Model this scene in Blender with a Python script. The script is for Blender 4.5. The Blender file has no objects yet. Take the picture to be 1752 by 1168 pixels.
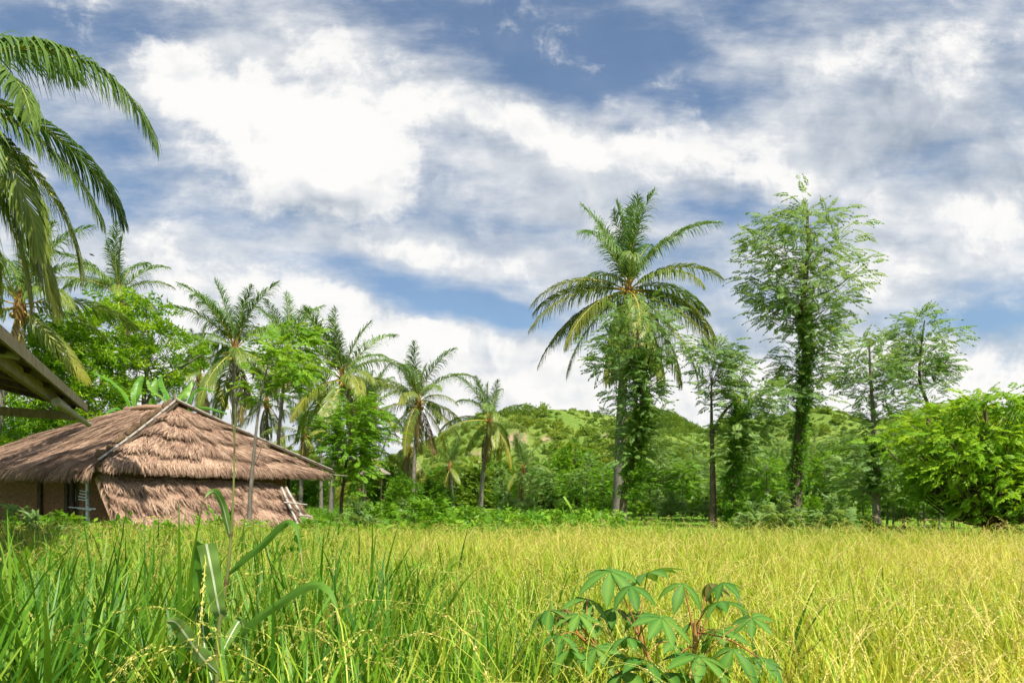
import bpy, math, random
import numpy as np
R = math.radians
rng = np.random.default_rng(7)
random.seed(7)
SC = bpy.context.scene
COL = SC.collection

# ------------------------------------------------------------------ camera
F, U0, HV, CAMZ = 1200.0, 876.0, 845.0, 1.6
cd = bpy.data.cameras.new('camera'); cam = bpy.data.objects.new('camera', cd); COL.objects.link(cam)
cam.location = (0, 0, CAMZ); cam.rotation_euler = (R(90), 0, 0)
cd.sensor_width = 36; cd.lens = 36 * F / 1752; cd.shift_y = (HV - 584) / 1752
cd.clip_start = 0.05; cd.clip_end = 9000
SC.camera = cam
SC.view_settings.view_transform = 'Standard'; SC.view_settings.look = 'None'
SC.view_settings.gamma = 1; SC.view_settings.use_curve_mapping = False
SC.view_settings.exposure = 0.8
SC.cycles.max_bounces = 4; SC.cycles.transparent_max_bounces = 4
SC.cycles.diffuse_bounces = 4; SC.cycles.transmission_bounces = 4; SC.cycles.glossy_bounces = 1
SC.cycles.use_adaptive_sampling = True; SC.cycles.adaptive_threshold = 0.03
SC.cycles.caustics_reflective = False; SC.cycles.caustics_refractive = False
SC.cycles.use_denoising = True

def at(u, v, d):
    return np.array([(u - U0) / F * d, d, CAMZ + (HV - v) / F * d])

# ------------------------------------------------------------------ sun + sky
SUN_EL, SUN_AZ = 58, 150          # azimuth clockwise from the viewing direction (+y)
sv = np.array([math.sin(R(SUN_AZ)) * math.cos(R(SUN_EL)), math.cos(R(SUN_AZ)) * math.cos(R(SUN_EL)), math.sin(R(SUN_EL))])
sl = bpy.data.lights.new('sun', 'SUN'); so = bpy.data.objects.new('sun', sl); COL.objects.link(so)
sl.energy = 4.6; sl.angle = R(0.55); sl.color = (1.0, 0.95, 0.86)
from mathutils import Vector
so.rotation_euler = Vector(-sv).to_track_quat('-Z', 'Y').to_euler()
so.location = (30, -40, 60)

def build_world():
    w = bpy.data.worlds.new('World'); SC.world = w; w.use_nodes = True
    nt = w.node_tree; N = nt.nodes; L = nt.links; N.clear()
    def n(t, **k):
        x = N.new(t)
        for a, b in k.items(): setattr(x, a, b)
        return x
    def inp(node, i, v):
        if isinstance(v, (int, float, tuple)): node.inputs[i].default_value = v
        else: L.new(v, node.inputs[i])
    def m(op, a, b=0.0, c=None, clamp=False):
        x = n('ShaderNodeMath', operation=op, use_clamp=clamp); inp(x, 0, a); inp(x, 1, b)
        if c is not None: inp(x, 2, c)
        return x.outputs[0]
    def vm(op, a, b):
        x = n('ShaderNodeVectorMath', operation=op); inp(x, 0, a)
        if op != 'SCALE': inp(x, 1, b)
        return x.outputs[0]
    sky = n('ShaderNodeTexSky', sky_type='NISHITA', sun_disc=False)
    sky.sun_elevation = R(SUN_EL); sky.sun_rotation = R(SUN_AZ); sky.altitude = 0; sky.air_density = 1.0; sky.dust_density = 0.7; sky.ozone_density = 2.2
    tc = n('ShaderNodeTexCoord'); d = tc.outputs['Generated']
    sx = n('ShaderNodeSeparateXYZ'); L.new(d, sx.inputs[0])
    # cloud deck coordinates (a flat layer overhead) for the general texture
    zc = m('MAXIMUM', m('ADD', sx.outputs[2], 0.10), 0.03)
    cb = n('ShaderNodeCombineXYZ'); L.new(m('DIVIDE', sx.outputs[0], zc), cb.inputs[0]); L.new(m('DIVIDE', sx.outputs[1], zc), cb.inputs[1])
    deck = cb.outputs[0]
    # heading / height coordinates in which the individual cloud banks are placed
    yc = m('MAXIMUM', sx.outputs[1], 0.2)
    cb2 = n('ShaderNodeCombineXYZ'); L.new(m('DIVIDE', sx.outputs[0], yc), cb2.inputs[0]); L.new(m('DIVIDE', sx.outputs[2], yc), cb2.inputs[1])
    flat = cb2.outputs[0]
    def noise(vec, scale, det, rough=0.55, dist=0.0, lac=2.0):
        x = n('ShaderNodeTexNoise', noise_dimensions='3D'); L.new(vec, x.inputs['Vector'])
        x.inputs['Scale'].default_value = scale; x.inputs['Detail'].default_value = det
        x.inputs['Roughness'].default_value = rough; x.inputs['Distortion'].default_value = dist; x.inputs['Lacunarity'].default_value = lac
        return x
    wn = noise(flat, 4.5, 4, 0.55)
    warp = vm('SCALE', vm('SUBTRACT', wn.outputs['Color'], (0.5, 0.5, 0.5)), 0.0)
    warp.node.inputs['Scale'].default_value = 0.13
    fw = vm('ADD', flat, warp)
    def blob(u, v, rx, ry, rot=0.0):
        mp = n('ShaderNodeMapping', vector_type='TEXTURE'); L.new(fw, mp.inputs[0])
        mp.inputs['Location'].default_value = ((u - U0) / F, (HV - v) / F, 0)
        mp.inputs['Rotation'].default_value = (0, 0, R(rot)); mp.inputs['Scale'].default_value = (rx / F, ry / F, 1)
        g = n('ShaderNodeTexGradient', gradient_type='SPHERICAL'); L.new(mp.outputs[0], g.inputs[0])
        return g.outputs['Fac']
    def total(items):
        acc = None
        for (a, *b) in items:
            bl = blob(*b)
            acc = m('MULTIPLY', bl, a) if acc is None else m('MULTIPLY_ADD', bl, a, acc)
        return acc
    thick = total([  # high veil: where it thickens and where blue shows
        (0.6, 535, 265, 330, 190), (0.5, 400, 150, 300, 170, -25), (0.5, 620, 95, 320, 130, -15), (0.55, 900, 205, 340, 110, -8),
        (0.6, 1150, 270, 380, 100, -6), (0.75, 1560, 170, 480, 230), (0.7, 1690, 370, 280, 130), (0.6, 1500, 470, 380, 100),
        (0.75, 760, 432, 420, 52, -5), (0.55, 250, 440, 480, 130), (0.5, 1000, 350, 420, 90), (0.6, 900, 640, 1500, 170), (1.2, 900, 740, 2600, 110),
        (-1.25, 1000, 90, 290, 135, -14), (-0.8, 800, 25, 250, 80), (-0.65, 110, 40, 250, 120), (-0.7, 260, 285, 200, 120), (-0.6, 450, 390, 190, 60), (-0.7, 1220, 165, 200, 70, 20),
        (-1.2, 690, 500, 250, 58, -14), (-1.2, 850, 548, 160, 46, -14), (-0.8, 1240, 352, 260, 46), (-0.45, 1450, 120, 150, 120, 30), (-0.6, 1640, 555, 200, 36), (-0.45, 1560, 300, 260, 46, 10)])
    bank = total([   # thick white cumulus and the bright bank low over the land
        (1.6, 545, 268, 235, 140), (1.05, 385, 165, 200, 100, -30), (0.6, 290, 90, 110, 80, -40), (0.65, 620, 130, 240, 90, -20), (0.6, 880, 215, 260, 70, -10), (0.75, 1120, 262, 330, 62, -8),
        (0.95, 480, 540, 360, 95, -14), (1.0, 700, 650, 520, 120, -6), (0.9, 1250, 670, 620, 110), (0.7, 1680, 372, 200, 70), (0.75, 100, 640, 460, 130), (0.45, 1500, 460, 260, 60), (0.5, 1650, 90, 260, 100), (0.6, 1640, 640, 300, 90), (0.45, 720, 432, 260, 30, -4),
        (-0.8, 690, 500, 240, 50, -14), (-0.9, 850, 548, 160, 44, -14)])
    n1 = noise(deck, 1.5, 5, 0.55, 0.0)
    mp = n('ShaderNodeMapping'); L.new(flat, mp.inputs[0]); mp.inputs['Scale'].default_value = (1.0, 2.8, 1); mp.inputs['Rotation'].default_value = (0, 0, R(12))
    n2 = noise(mp.outputs[0], 4.4, 8, 0.62, 0.0)
    n4 = noise(fw, 9.0, 9, 0.64, 0.0)
    fine = m('SUBTRACT', n4.outputs['Fac'], 0.5)
    def smooth(v, lo, hi, a, b):
        mr = n('ShaderNodeMapRange', interpolation_type='SMOOTHSTEP'); L.new(v, mr.inputs['Value'])
        for k, x in (('From Min', lo), ('From Max', hi), ('To Min', a), ('To Max', b)): mr.inputs[k].default_value = x
        return mr.outputs['Result']
    fb = m('ADD', m('MULTIPLY', n1.outputs['Fac'], 0.5), m('MULTIPLY', n2.outputs['Fac'], 0.9))
    dv = m('ADD', m('MULTIPLY', m('SUBTRACT', fb, 0.66), 2.4), m('MULTIPLY', thick, 0.8))
    aV = smooth(dv, -0.5, 0.6, 0.08, 0.90)
    db = m('ADD', m('MULTIPLY_ADD', fine, 2.1, m('MULTIPLY', m('SUBTRACT', fb, 0.7), 0.9)), bank)
    aB = smooth(db, 0.08, 0.66, 0.0, 0.97)
    alpha = m('SUBTRACT', 1.0, m('MULTIPLY', m('SUBTRACT', 1.0, aV), m('SUBTRACT', 1.0, aB)))
    # brightness of the cloud itself: sunlit tops, thin grey veils and shaded undersides
    n3 = noise(fw, 6.0, 4, 0.5, 0.0)
    lf = vm('ADD', fw, (0.008, 0.022, 0.0)); n5 = noise(lf, 6.0, 4, 0.5, 0.0)        # relief: density fall-off towards the light
    relief = m('MULTIPLY', m('SUBTRACT', n3.outputs['Fac'], n5.outputs['Fac']), 1.0)
    core = total([(0.45, 545, 235, 230, 110), (0.3, 390, 150, 170, 90), (-0.6, 560, 340, 210, 50), (-0.35, 1560, 200, 360, 170), (0.25, 1640, 380, 170, 60), (0.25, 1150, 255, 280, 60)])
    br = m('ADD', m('MULTIPLY_ADD', aB, 0.14, 0.66), m('MULTIPLY_ADD', core, 0.36, m('MULTIPLY_ADD', m('SUBTRACT', n2.outputs['Fac'], 0.5), 0.35, m('MULTIPLY_ADD', fine, 0.30, relief))))
    br = m('MINIMUM', m('MAXIMUM', br, 0.40), 0.815)
    cc = n('ShaderNodeMix', data_type='RGBA'); L.new(m('MULTIPLY_ADD', br, 2.6, -1.1, clamp=True), cc.inputs['Factor'])
    cc.inputs[6].default_value = (0.74, 0.85, 1.0, 1); cc.inputs[7].default_value = (1.0, 0.99, 0.97, 1)
    cl = vm('SCALE', cc.outputs[2], 0.0); L.new(br, cl.node.inputs['Scale'])
    hs = n('ShaderNodeHueSaturation'); hs.inputs['Saturation'].default_value = 1.08; hs.inputs['Hue'].default_value = .497; L.new(sky.outputs[0], hs.inputs['Color'])
    bg1 = n('ShaderNodeBackground'); L.new(hs.outputs[0], bg1.inputs[0]); bg1.inputs[1].default_value = SKY_STRENGTH
    bg2 = n('ShaderNodeBackground'); L.new(cl, bg2.inputs[0]); bg2.inputs[1].default_value = CLOUD_STRENGTH
    mx = n('ShaderNodeMixShader'); L.new(alpha, mx.inputs[0]); L.new(bg1.outputs[0], mx.inputs[1]); L.new(bg2.outputs[0], mx.inputs[2])
    o = n('ShaderNodeOutputWorld'); L.new(mx.outputs[0], o.inputs[0])
    w.cycles.sampling_method = 'MANUAL'; w.cycles.sample_map_resolution = 512
SKY_STRENGTH = 0.078
CLOUD_STRENGTH = 0.70
build_world()

# ------------------------------------------------------------------ helpers
class MB:
    """collects verts / faces (numpy), a tint per vertex, a material per face -> ONE mesh"""
    def __init__(self): self.v = []; self.t = []; self.f = []; self.m = []; self.n = 0
    def add(self, v, f, tint=0.5, mat=0):
        v = np.asarray(v, float).reshape(-1, 3); f = np.asarray(f, int)
        self.v.append(v); self.t.append(np.broadcast_to(np.asarray(tint, float), (len(v),)))
        self.f.append(f + self.n); self.m.append(np.full(len(f), mat, int)); self.n += len(v)
        return self
    def join(self, o, off=(0, 0, 0)):
        for v, t, f, mm in zip(o.v, o.t, o.f, o.m):
            self.v.append(v + np.asarray(off)); self.t.append(t); self.m.append(mm)
        for f in o.f: self.f.append(f + self.n)
        self.n += o.n; return self
    def mesh(self, name, mats, smooth=True):
        me = bpy.data.meshes.new(name)
        V = np.concatenate(self.v); T = np.concatenate(self.t)
        me.vertices.add(len(V)); me.vertices.foreach_set('co', V.astype(np.float32).ravel())
        li = np.concatenate([f.ravel() for f in self.f]); lt = np.concatenate([np.full(len(f), f.shape[1], int) for f in self.f])
        ls = np.concatenate([[0], np.cumsum(lt)[:-1]])
        me.loops.add(len(li)); me.loops.foreach_set('vertex_index', li.astype(np.int32))
        me.polygons.add(len(lt)); me.polygons.foreach_set('loop_start', ls.astype(np.int32))
        me.polygons.foreach_set('material_index', np.concatenate(self.m).astype(np.int32))
        me.polygons.foreach_set('use_smooth', np.full(len(lt), smooth, bool))
        a = me.attributes.new('tint', 'FLOAT', 'POINT'); a.data.foreach_set('value', T.astype(np.float32))
        for x in (mats if isinstance(mats, (list, tuple)) else [mats]): me.materials.append(x)
        me.update(calc_edges=True); me.validate()
        return me

def tag(o, label=None, cat=None, group=None, kind=None):
    for k, x in (('label', label), ('category', cat), ('group', group), ('kind', kind)):
        if x: o[k] = x
    return o
def link(name, me, parent=None, loc=None, rot=None, scale=None):
    o = bpy.data.objects.new(name, me); COL.objects.link(o)
    if parent is not None: o.parent = parent
    if loc is not None: o.location = tuple(loc)
    if rot is not None: o.rotation_euler = rot
    if scale is not None: o.scale = (scale,) * 3 if isinstance(scale, (int, float)) else scale
    return o
def empty(name, loc, rz=0.0):
    o = link(name, None, None, loc, (0, 0, rz)); o.empty_display_size = 0.2; return o
def copy_tree(o, parent=None):
    c = o.copy(); COL.objects.link(c)
    if parent is not None: c.parent = parent
    for ch in list(o.children): copy_tree(ch, c)
    return c
def nrm(a): return a / np.maximum(np.linalg.norm(a, axis=-1, keepdims=True), 1e-9)

def tube(pts, rad, sides=6, tint=0.5, mat=0, mb=None, cap=True):
    mb = mb or MB(); P = np.asarray(pts, float); n = len(P); r = np.broadcast_to(np.asarray(rad, float), (n,))
    T = nrm(np.gradient(P, axis=0)); ref = np.array([0, 0, 1.0]) if abs(T[:, 2]).mean() < 0.8 else np.array([1.0, 0, 0])
    A = nrm(np.cross(T, ref)); B = np.cross(T, A); th = np.linspace(0, 2 * math.pi, sides, endpoint=False)
    V = P[:, None] + r[:, None, None] * (np.cos(th)[None, :, None] * A[:, None] + np.sin(th)[None, :, None] * B[:, None])
    i = np.arange(n - 1)[:, None] * sides; j = np.arange(sides)[None]; k = (j + 1) % sides
    f = np.stack([i + j, i + k, i + sides + k, i + sides + j], -1).reshape(-1, 4)
    tt = np.repeat(np.broadcast_to(np.asarray(tint, float), (n,)), sides)
    mb.add(V.reshape(-1, 3), f, tt, mat)
    if cap:
        for e in (0, n - 1):
            q = np.vstack([P[e][None], V[e]]); ff = np.stack([np.zeros(sides, int), 1 + np.arange(sides), 1 + (np.arange(sides) + 1) % sides], -1)
            mb.add(q, ff, tt[0], mat)
    return mb
def curve(*pts, n=10):
    """smooth path through control points (Catmull-Rom)"""
    P = np.asarray(pts, float)
    if len(P) == 2: return P[0] + (P[1] - P[0]) * np.linspace(0, 1, n)[:, None]
    Q = np.vstack([2 * P[0] - P[1], P, 2 * P[-1] - P[-2]]); out = []
    s = np.linspace(0, len(P) - 1, n)
    for x in s:
        i = min(int(x), len(P) - 2); t = x - i; a, b, c, d = Q[i:i + 4]
        out.append(0.5 * (2 * b + (c - a) * t + (2 * a - 5 * b + 4 * c - d) * t * t + (3 * b - a - 3 * c + d) * t ** 3))
    return np.array(out)
def box(mb, c, sx, sy, sz, rot=None, tint=0.5, mat=0):
    q = np.array([[x, y, z] for x in (-.5, .5) for y in (-.5, .5) for z in (-.5, .5)]) * [sx, sy, sz]
    if rot is not None: q = q @ np.asarray(rot).T
    return mb.add(q + np.asarray(c), [[0, 1, 3, 2], [4, 6, 7, 5], [0, 4, 5, 1], [2, 3, 7, 6], [0, 2, 6, 4], [1, 5, 7, 3]], tint, mat)
def beam(mb, p0, p1, w, h, tint=0.5, mat=0):
    """rectangular timber from p0 to p1: w across (horizontal), h in height"""
    p0, p1 = np.asarray(p0, float), np.asarray(p1, float); t = nrm(p1 - p0); s = nrm(np.cross(t, [0, 0, 1.0])); u = np.cross(s, t)
    M = np.stack([t, s, u], 1); return box(mb, (p0 + p1) / 2, np.linalg.norm(p1 - p0), w, h, M, tint, mat)
def bamboo(p0, p1, r=0.04, nodes=6, mb=None, tint=0.5, bow=0.0):
    n = nodes * 4 + 1; s = np.linspace(0, 1, n); P = np.asarray(p0) + (np.asarray(p1) - np.asarray(p0)) * s[:, None]
    P = P + np.array([0, 0, 1.0]) * (bow * np.sin(s * math.pi))[:, None]
    rr = r * (1 - 0.2 * s) * np.where(np.arange(n) % 4 == 0, 1.22, 1.0)
    return tube(P, rr, 8, np.where(np.arange(n) % 4 == 0, 0.1, tint), 0, mb)
def ball(mb, c, r, tint=0.5, mat=0, nu=8, nv=5, sq=1.0):
    v = [[0, 0, 1]]; f = []
    for i in range(1, nv):
        ph = math.pi * i / nv
        for j in range(nu): v.append([math.sin(ph) * math.cos(2 * math.pi * j / nu), math.sin(ph) * math.sin(2 * math.pi * j / nu), math.cos(ph)])
    v.append([0, 0, -1]); q = []
    for j in range(nu): f.append([0, 1 + j, 1 + (j + 1) % nu])
    for i in range(nv - 2):
        for j in range(nu):
            a = 1 + i * nu; q.append([a + j, a + nu + j, a + nu + (j + 1) % nu, a + (j + 1) % nu])
    l = len(v) - 1; a = 1 + (nv - 2) * nu
    for j in range(nu): f.append([l, a + (j + 1) % nu, a + j])
    V = np.array(v) * r * np.array([1, 1, sq]) + np.asarray(c); mb.add(V, np.array(f), tint, mat)
    mb.f.append(np.array(q) + mb.n - len(V)); mb.m.append(np.full(len(q), mat, int)); return mb

# ---- leaf sprays: templates placed by the thousand
def basis(fwd, roll):
    f = nrm(fwd); up = np.tile([0, 0, 1.0], (len(f), 1)); up[np.abs(f[:, 2]) > 0.97] = [1.0, 0, 0]
    s = nrm(np.cross(up, f)); u = np.cross(f, s); c, q = np.cos(roll)[:, None], np.sin(roll)[:, None]
    return np.stack([f, s * c + u * q, u * c - s * q], -1)          # columns: along, side, up
def place(mb, tpl, pos, M, scale, tint, mat=None):
    tv, tf, tt, tm = tpl; k, n = len(pos), len(tv)
    V = np.einsum('kij,nj->kni', M, tv) * np.asarray(scale).reshape(-1, 1, 1) + pos[:, None]
    T = np.clip(np.asarray(tint).reshape(-1, 1) + tt[None] , 0, 1)
    for mid in np.unique(tm):
        g = tf[tm == mid]; FF = (g[None] + (np.arange(k) * n)[:, None, None]).reshape(-1, g.shape[1])
        mb.f.append(FF + mb.n); mb.m.append(np.full(len(FF), mid if mat is None else mat, int))
    mb.v.append(V.reshape(-1, 3)); mb.t.append(np.broadcast_to(T, (k, n)).reshape(-1).copy()); mb.n += k * n
    return mb
def leaflet(p, d, w, l, nz, fold=0.15):
    """one leaf: a folded diamond"""
    d = nrm(np.asarray(d, float)); s = nrm(np.cross(nz, d)); u = np.cross(d, s); p = np.asarray(p, float)
    return np.array([p, p + d * l * .45 + s * w * .5 + u * fold * w, p + d * l, p + d * l * .45 - s * w * .5 + u * fold * w])
def template(leaves, tints=None, rach=None):
    V = np.concatenate(leaves); k = len(leaves); f = np.arange(4 * k).reshape(-1, 4)
    t = np.repeat(np.zeros(k) if tints is None else np.asarray(tints), 4)
    if rach is not None:
        f = np.vstack([f, np.asarray(rach[1]) + len(V)]); V = np.vstack([V, rach[0]]); t = np.concatenate([t, np.full(len(rach[0]), rach[2])])
    return V, f, t, np.zeros(len(f), int)
def pinnate(n, l, w, droop=0.5, ang=55, r=None, seed=0):
    """feather leaf of unit length, drooping along +x"""
    q = np.random.default_rng(seed); s = np.linspace(0.12, 1, n); ls = []; th = -droop * s; px = np.cumsum(np.cos(th)) / n; pz = np.cumsum(np.sin(th)) / n
    for i in range(n):
        t = np.array([math.cos(th[i]), 0, math.sin(th[i])]); up = np.array([-t[2], 0, t[0]]); k = math.sin(math.pi * (0.2 + 0.75 * s[i])) * q.uniform(.8, 1.15)
        for sd in (-1, 1):
            a = R(ang + q.uniform(-12, 12)); d = t * math.cos(a) + np.array([0, sd, 0]) * math.sin(a) + np.array([0, 0, -1]) * q.uniform(.1, .55)
            ls.append(leaflet([px[i], 0, pz[i]], d, w * q.uniform(.8, 1.1), l * k, up))
    ls.append(leaflet([px[-1], 0, pz[-1]], [math.cos(th[-1]), 0, math.sin(th[-1])], w, l * .8, np.array([0, 1., .01])))
    return template(ls, q.uniform(-.08, .08, len(ls)))
def tuft(n, l, w, spread=1.0, droop=0.3, seed=0):
    q = np.random.default_rng(seed); ls = []
    for i in range(n):
        d = nrm(np.array([q.uniform(.1, 1), q.normal() * .6 * spread, q.normal() * .5 * spread - droop])); nz = nrm(np.array([-.3, 0, 1]) + q.normal(size=3) * .35)
        ls.append(leaflet(q.uniform(-.5, .5, 3) * spread * l, d, w, l * q.uniform(.65, 1.2), nz))
    return template(ls, q.uniform(-.12, .12, n))

# ------------------------------------------------------------------ materials
def mat(name, build):
    m = bpy.data.materials.new(name); m.use_nodes = True; nt = m.node_tree; nt.nodes.clear()
    def n(t, **k):
        x = nt.nodes.new(t)
        for a, b in k.items(): setattr(x, a, b)
        return x
    def ramp(fac, stops):
        r = n('ShaderNodeValToRGB'); e = r.color_ramp.elements
        while len(e) < len(stops): e.new(0.5)
        for x, (p, c) in zip(e, stops): x.position = p; x.color = (*c, 1)
        nt.links.new(fac, r.inputs[0]); return r.outputs[0]
    def noise(scale, det=4, vec=None, rough=.55, dist=0.0):
        x = n('ShaderNodeTexNoise'); x.inputs['Scale'].default_value = scale; x.inputs['Detail'].default_value = det
        x.inputs['Roughness'].default_value = rough; x.inputs['Distortion'].default_value = dist
        if vec is not None: nt.links.new(vec, x.inputs['Vector'])
        return x.outputs['Fac']
    def mth(op, a, b, clamp=False):
        x = n('ShaderNodeMath', operation=op, use_clamp=clamp)
        for i, y in enumerate((a, b)):
            if isinstance(y, (int, float)): x.inputs[i].default_value = y
            else: nt.links.new(y, x.inputs[i])
        return x.outputs[0]
    def mix(fac, a, b, bt='MIX'):
        x = n('ShaderNodeMix', data_type='RGBA', blend_type=bt)
        for i, y in ((0, fac), (6, a), (7, b)):
            if isinstance(y, (int, float)): x.inputs[i].default_value = y
            elif isinstance(y, tuple): x.inputs[i].default_value = (*y, 1)
            else: nt.links.new(y, x.inputs[i])
        return x.outputs[2]
    def attr(nm, ty='GEOMETRY'): return n('ShaderNodeAttribute', attribute_name=nm, attribute_type=ty).outputs['Fac']
    class K: pass
    K.n, K.ramp, K.noise, K.mth, K.mix, K.attr, K.nt, K.L = n, ramp, noise, mth, mix, attr, nt, nt.links
    def finish(col, rough=.7, spec=.3, transl=0.0, bump=None, bs=.3, bd=.02, tcol=None):
        b = n('ShaderNodeBsdfPrincipled'); b.inputs['Roughness'].default_value = rough; b.inputs['Specular IOR Level'].default_value = spec
        if isinstance(col, tuple): b.inputs['Base Color'].default_value = (*col, 1)
        else: nt.links.new(col, b.inputs['Base Color'])
        if bump is not None:
            bp = n('ShaderNodeBump'); bp.inputs['Strength'].default_value = bs; bp.inputs['Distance'].default_value = bd
            nt.links.new(bump, bp.inputs['Height']); nt.links.new(bp.outputs[0], b.inputs['Normal'])
        out = b.outputs[0]
        if transl:
            t = n('ShaderNodeBsdfTranslucent'); c2 = col if tcol is None else tcol
            if isinstance(c2, tuple): t.inputs[0].default_value = (*c2, 1)
            else: nt.links.new(c2, t.inputs[0])
            x = n('ShaderNodeMixShader'); x.inputs[0].default_value = transl; nt.links.new(out, x.inputs[1]); nt.links.new(t.outputs[0], x.inputs[2]); out = x.outputs[0]
        o = n('ShaderNodeOutputMaterial'); nt.links.new(out, o.inputs[0])
    K.finish = finish
    build(K); return m

def leaf_mat(name, dark, mid, light, transl=.38, rough=.5, spec=.25, inst=False, yel=(1.15, 1.0, .6)):
    def b(K):
        t = K.attr('tint')
        if inst: t = K.mth('ADD', t, K.mth('SUBTRACT', K.attr('itint', 'INSTANCER'), .5), True)
        else:
            oi = K.n('ShaderNodeObjectInfo'); t = K.mth('ADD', t, K.mth('MULTIPLY', K.mth('SUBTRACT', oi.outputs['Random'], .5), .18), True)
        c = K.ramp(t, [(0.08, dark), (.5, mid), (.95, light)])
        K.finish(c, rough, spec, transl, tcol=K.mix(1.0, c, yel, 'MULTIPLY'))
    return mat(name, b)
def tipped_leaf(name, dark, mid, light, tip):
    def b(K):
        c = K.ramp(K.attr('tint'), [(.05, dark), (.45, mid), (.84, light), (.97, tip)]); K.finish(c, .5, .2, .42)
    return mat(name, b)
def bark_mat(name, a, b_, sc=6):
    def b(K):
        tc = K.n('ShaderNodeTexCoord'); mp = K.n('ShaderNodeMapping'); K.L.new(tc.outputs['Object'], mp.inputs[0]); mp.inputs['Scale'].default_value = (sc, sc, sc * .35)
        x = K.noise(3, 6, mp.outputs[0], .65, .4); c = K.ramp(x, [(.3, a), (.7, b_)]); K.finish(c, .9, .15, 0, x, .7, .03)
    return mat(name, b)

M = {}
M['leaf_bright'] = leaf_mat('leaf_bright', (.075, .20, .014), (.16, .34, .02), (.31, .49, .03), .5)
M['leaf_soft'] = leaf_mat('leaf_soft', (.12, .225, .06), (.20, .335, .09), (.32, .45, .13), .5)
M['leaf_deep'] = leaf_mat('leaf_deep', (.07, .19, .016), (.13, .29, .022), (.23, .40, .03), .5)
M['leaf_yellow'] = leaf_mat('leaf_yellow', (.11, .26, .012), (.23, .43, .018), (.42, .57, .03), .5)
M['vine'] = leaf_mat('vine', (.075, .20, .018), (.14, .31, .028), (.24, .43, .04), .5)
M['scrub'] = leaf_mat('scrub', (.09, .18, .022), (.19, .31, .035), (.33, .41, .06), .46, inst=True)
M['weed'] = leaf_mat('weed', (.06, .19, .012), (.15, .35, .018), (.30, .48, .03), .44, inst=True)
M['grass_green'] = leaf_mat('grass_green', (.05, .16, .012), (.13, .31, .018), (.32, .47, .05), .44, .45, .3, inst=True)
M['rice_leaf'] = leaf_mat('rice_leaf', (.11, .31, .016), (.35, .50, .028), (.63, .62, .10), .42, .45, .3, inst=True)
M['rice_grain'] = leaf_mat('rice_grain', (.36, .39, .06), (.53, .48, .10), (.68, .56, .20), .2, .6, .3, inst=True)
M['cassava'] = leaf_mat('cassava', (.035, .13, .026), (.075, .215, .03), (.22, .40, .06), .40, .55, .22)
M['cassava_young'] = leaf_mat('cassava_young', (.08, .12, .02), (.15, .15, .03), (.22, .17, .05), .35, .45, .35)
M['banana'] = leaf_mat('banana', (.06, .20, .02), (.12, .32, .03), (.28, .46, .06), .42, .4, .4)
M['maize'] = tipped_leaf('maize', (.07, .20, .015), (.14, .29, .035), (.25, .37, .10), (.46, .36, .17))
M['maize_rib'] = mat('maize_rib', lambda K: K.finish((.62, .66, .45), .5, .3, .2))
M['maize_stalk'] = mat('maize_stalk', lambda K: K.finish(K.ramp(K.attr('tint'), [(0, (.10, .06, .03)), (.5, (.17, .19, .05)), (1, (.24, .26, .08))]), .55, .3))
M['petiole'] = mat('petiole', lambda K: K.finish(K.ramp(K.attr('tint'), [(0, (.30, .09, .03)), (.5, (.30, .18, .04)), (1, (.20, .30, .05))]), .5, .3))

def frond_mat(name, g0, g1, g2, y):
    def b(K):
        oi = K.n('ShaderNodeObjectInfo'); sp = K.n('ShaderNodeSeparateColor'); K.L.new(oi.outputs['Color'], sp.inputs[0])
        t = K.mth('ADD', K.attr('tint'), K.mth('MULTIPLY', K.mth('SUBTRACT', oi.outputs['Random'], .5), .25), True)
        c = K.ramp(t, [(.05, g0), (.5, g1), (.95, g2)])
        age = K.mth('MULTIPLY', sp.outputs[0], K.mth('ADD', K.mth('MULTIPLY', K.attr('tip'), .85), .05), True)
        c = K.mix(age, c, y); c = K.mix(sp.outputs[1], c, (.24, .145, .07)); K.finish(c, .42, .35, .36)
    return mat(name, b)
M['frond'] = frond_mat('frond', (.055, .125, .022), (.125, .23, .04), (.24, .35, .085), (.44, .37, .035))
M['rachis'] = mat('rachis', lambda K: K.finish(K.ramp(K.attr('tint'), [(0, (.55, .36, .05)), (1, (.32, .36, .07))]), .5, .3))
M['palm_bark'] = bark_mat('palm_bark', (.10, .085, .07), (.27, .24, .20), 3)
M['bark_grey'] = bark_mat('bark_grey', (.09, .075, .055), (.25, .215, .17), 5)
M['bark_brown'] = bark_mat('bark_brown', (.055, .04, .025), (.16, .12, .08), 5)
M['fibre'] = bark_mat('fibre', (.12, .06, .02), (.34, .19, .07), 4)
M['coconut'] = mat('coconut', lambda K: K.finish(K.ramp(K.attr('tint'), [(0, (.10, .055, .02)), (.5, (.30, .20, .05)), (1, (.18, .20, .04))]), .45, .35))
M['bamboo'] = mat('bamboo', lambda K: K.finish(K.mix(K.mth('MULTIPLY', K.noise(7, 4), .8), K.ramp(K.attr('tint'), [(.1, (.10, .08, .06)), (.3, (.42, .38, .32)), (1, (.62, .60, .54))]), (.20, .15, .11)), .5, .35))
M['bamboo_pale'] = mat('bamboo_pale', lambda K: K.finish(K.ramp(K.attr('tint'), [(.1, (.30, .30, .27)), (.3, (.60, .64, .60)), (1, (.72, .76, .72))]), .45, .4))
M['timber'] = bark_mat('timber', (.17, .13, .085), (.36, .29, .20), 4)
M['timber_dark'] = bark_mat('timber_dark', (.045, .03, .02), (.12, .085, .055), 4)
M['timber_pale'] = bark_mat('timber_pale', (.25, .22, .16), (.44, .40, .31), 4)

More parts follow.
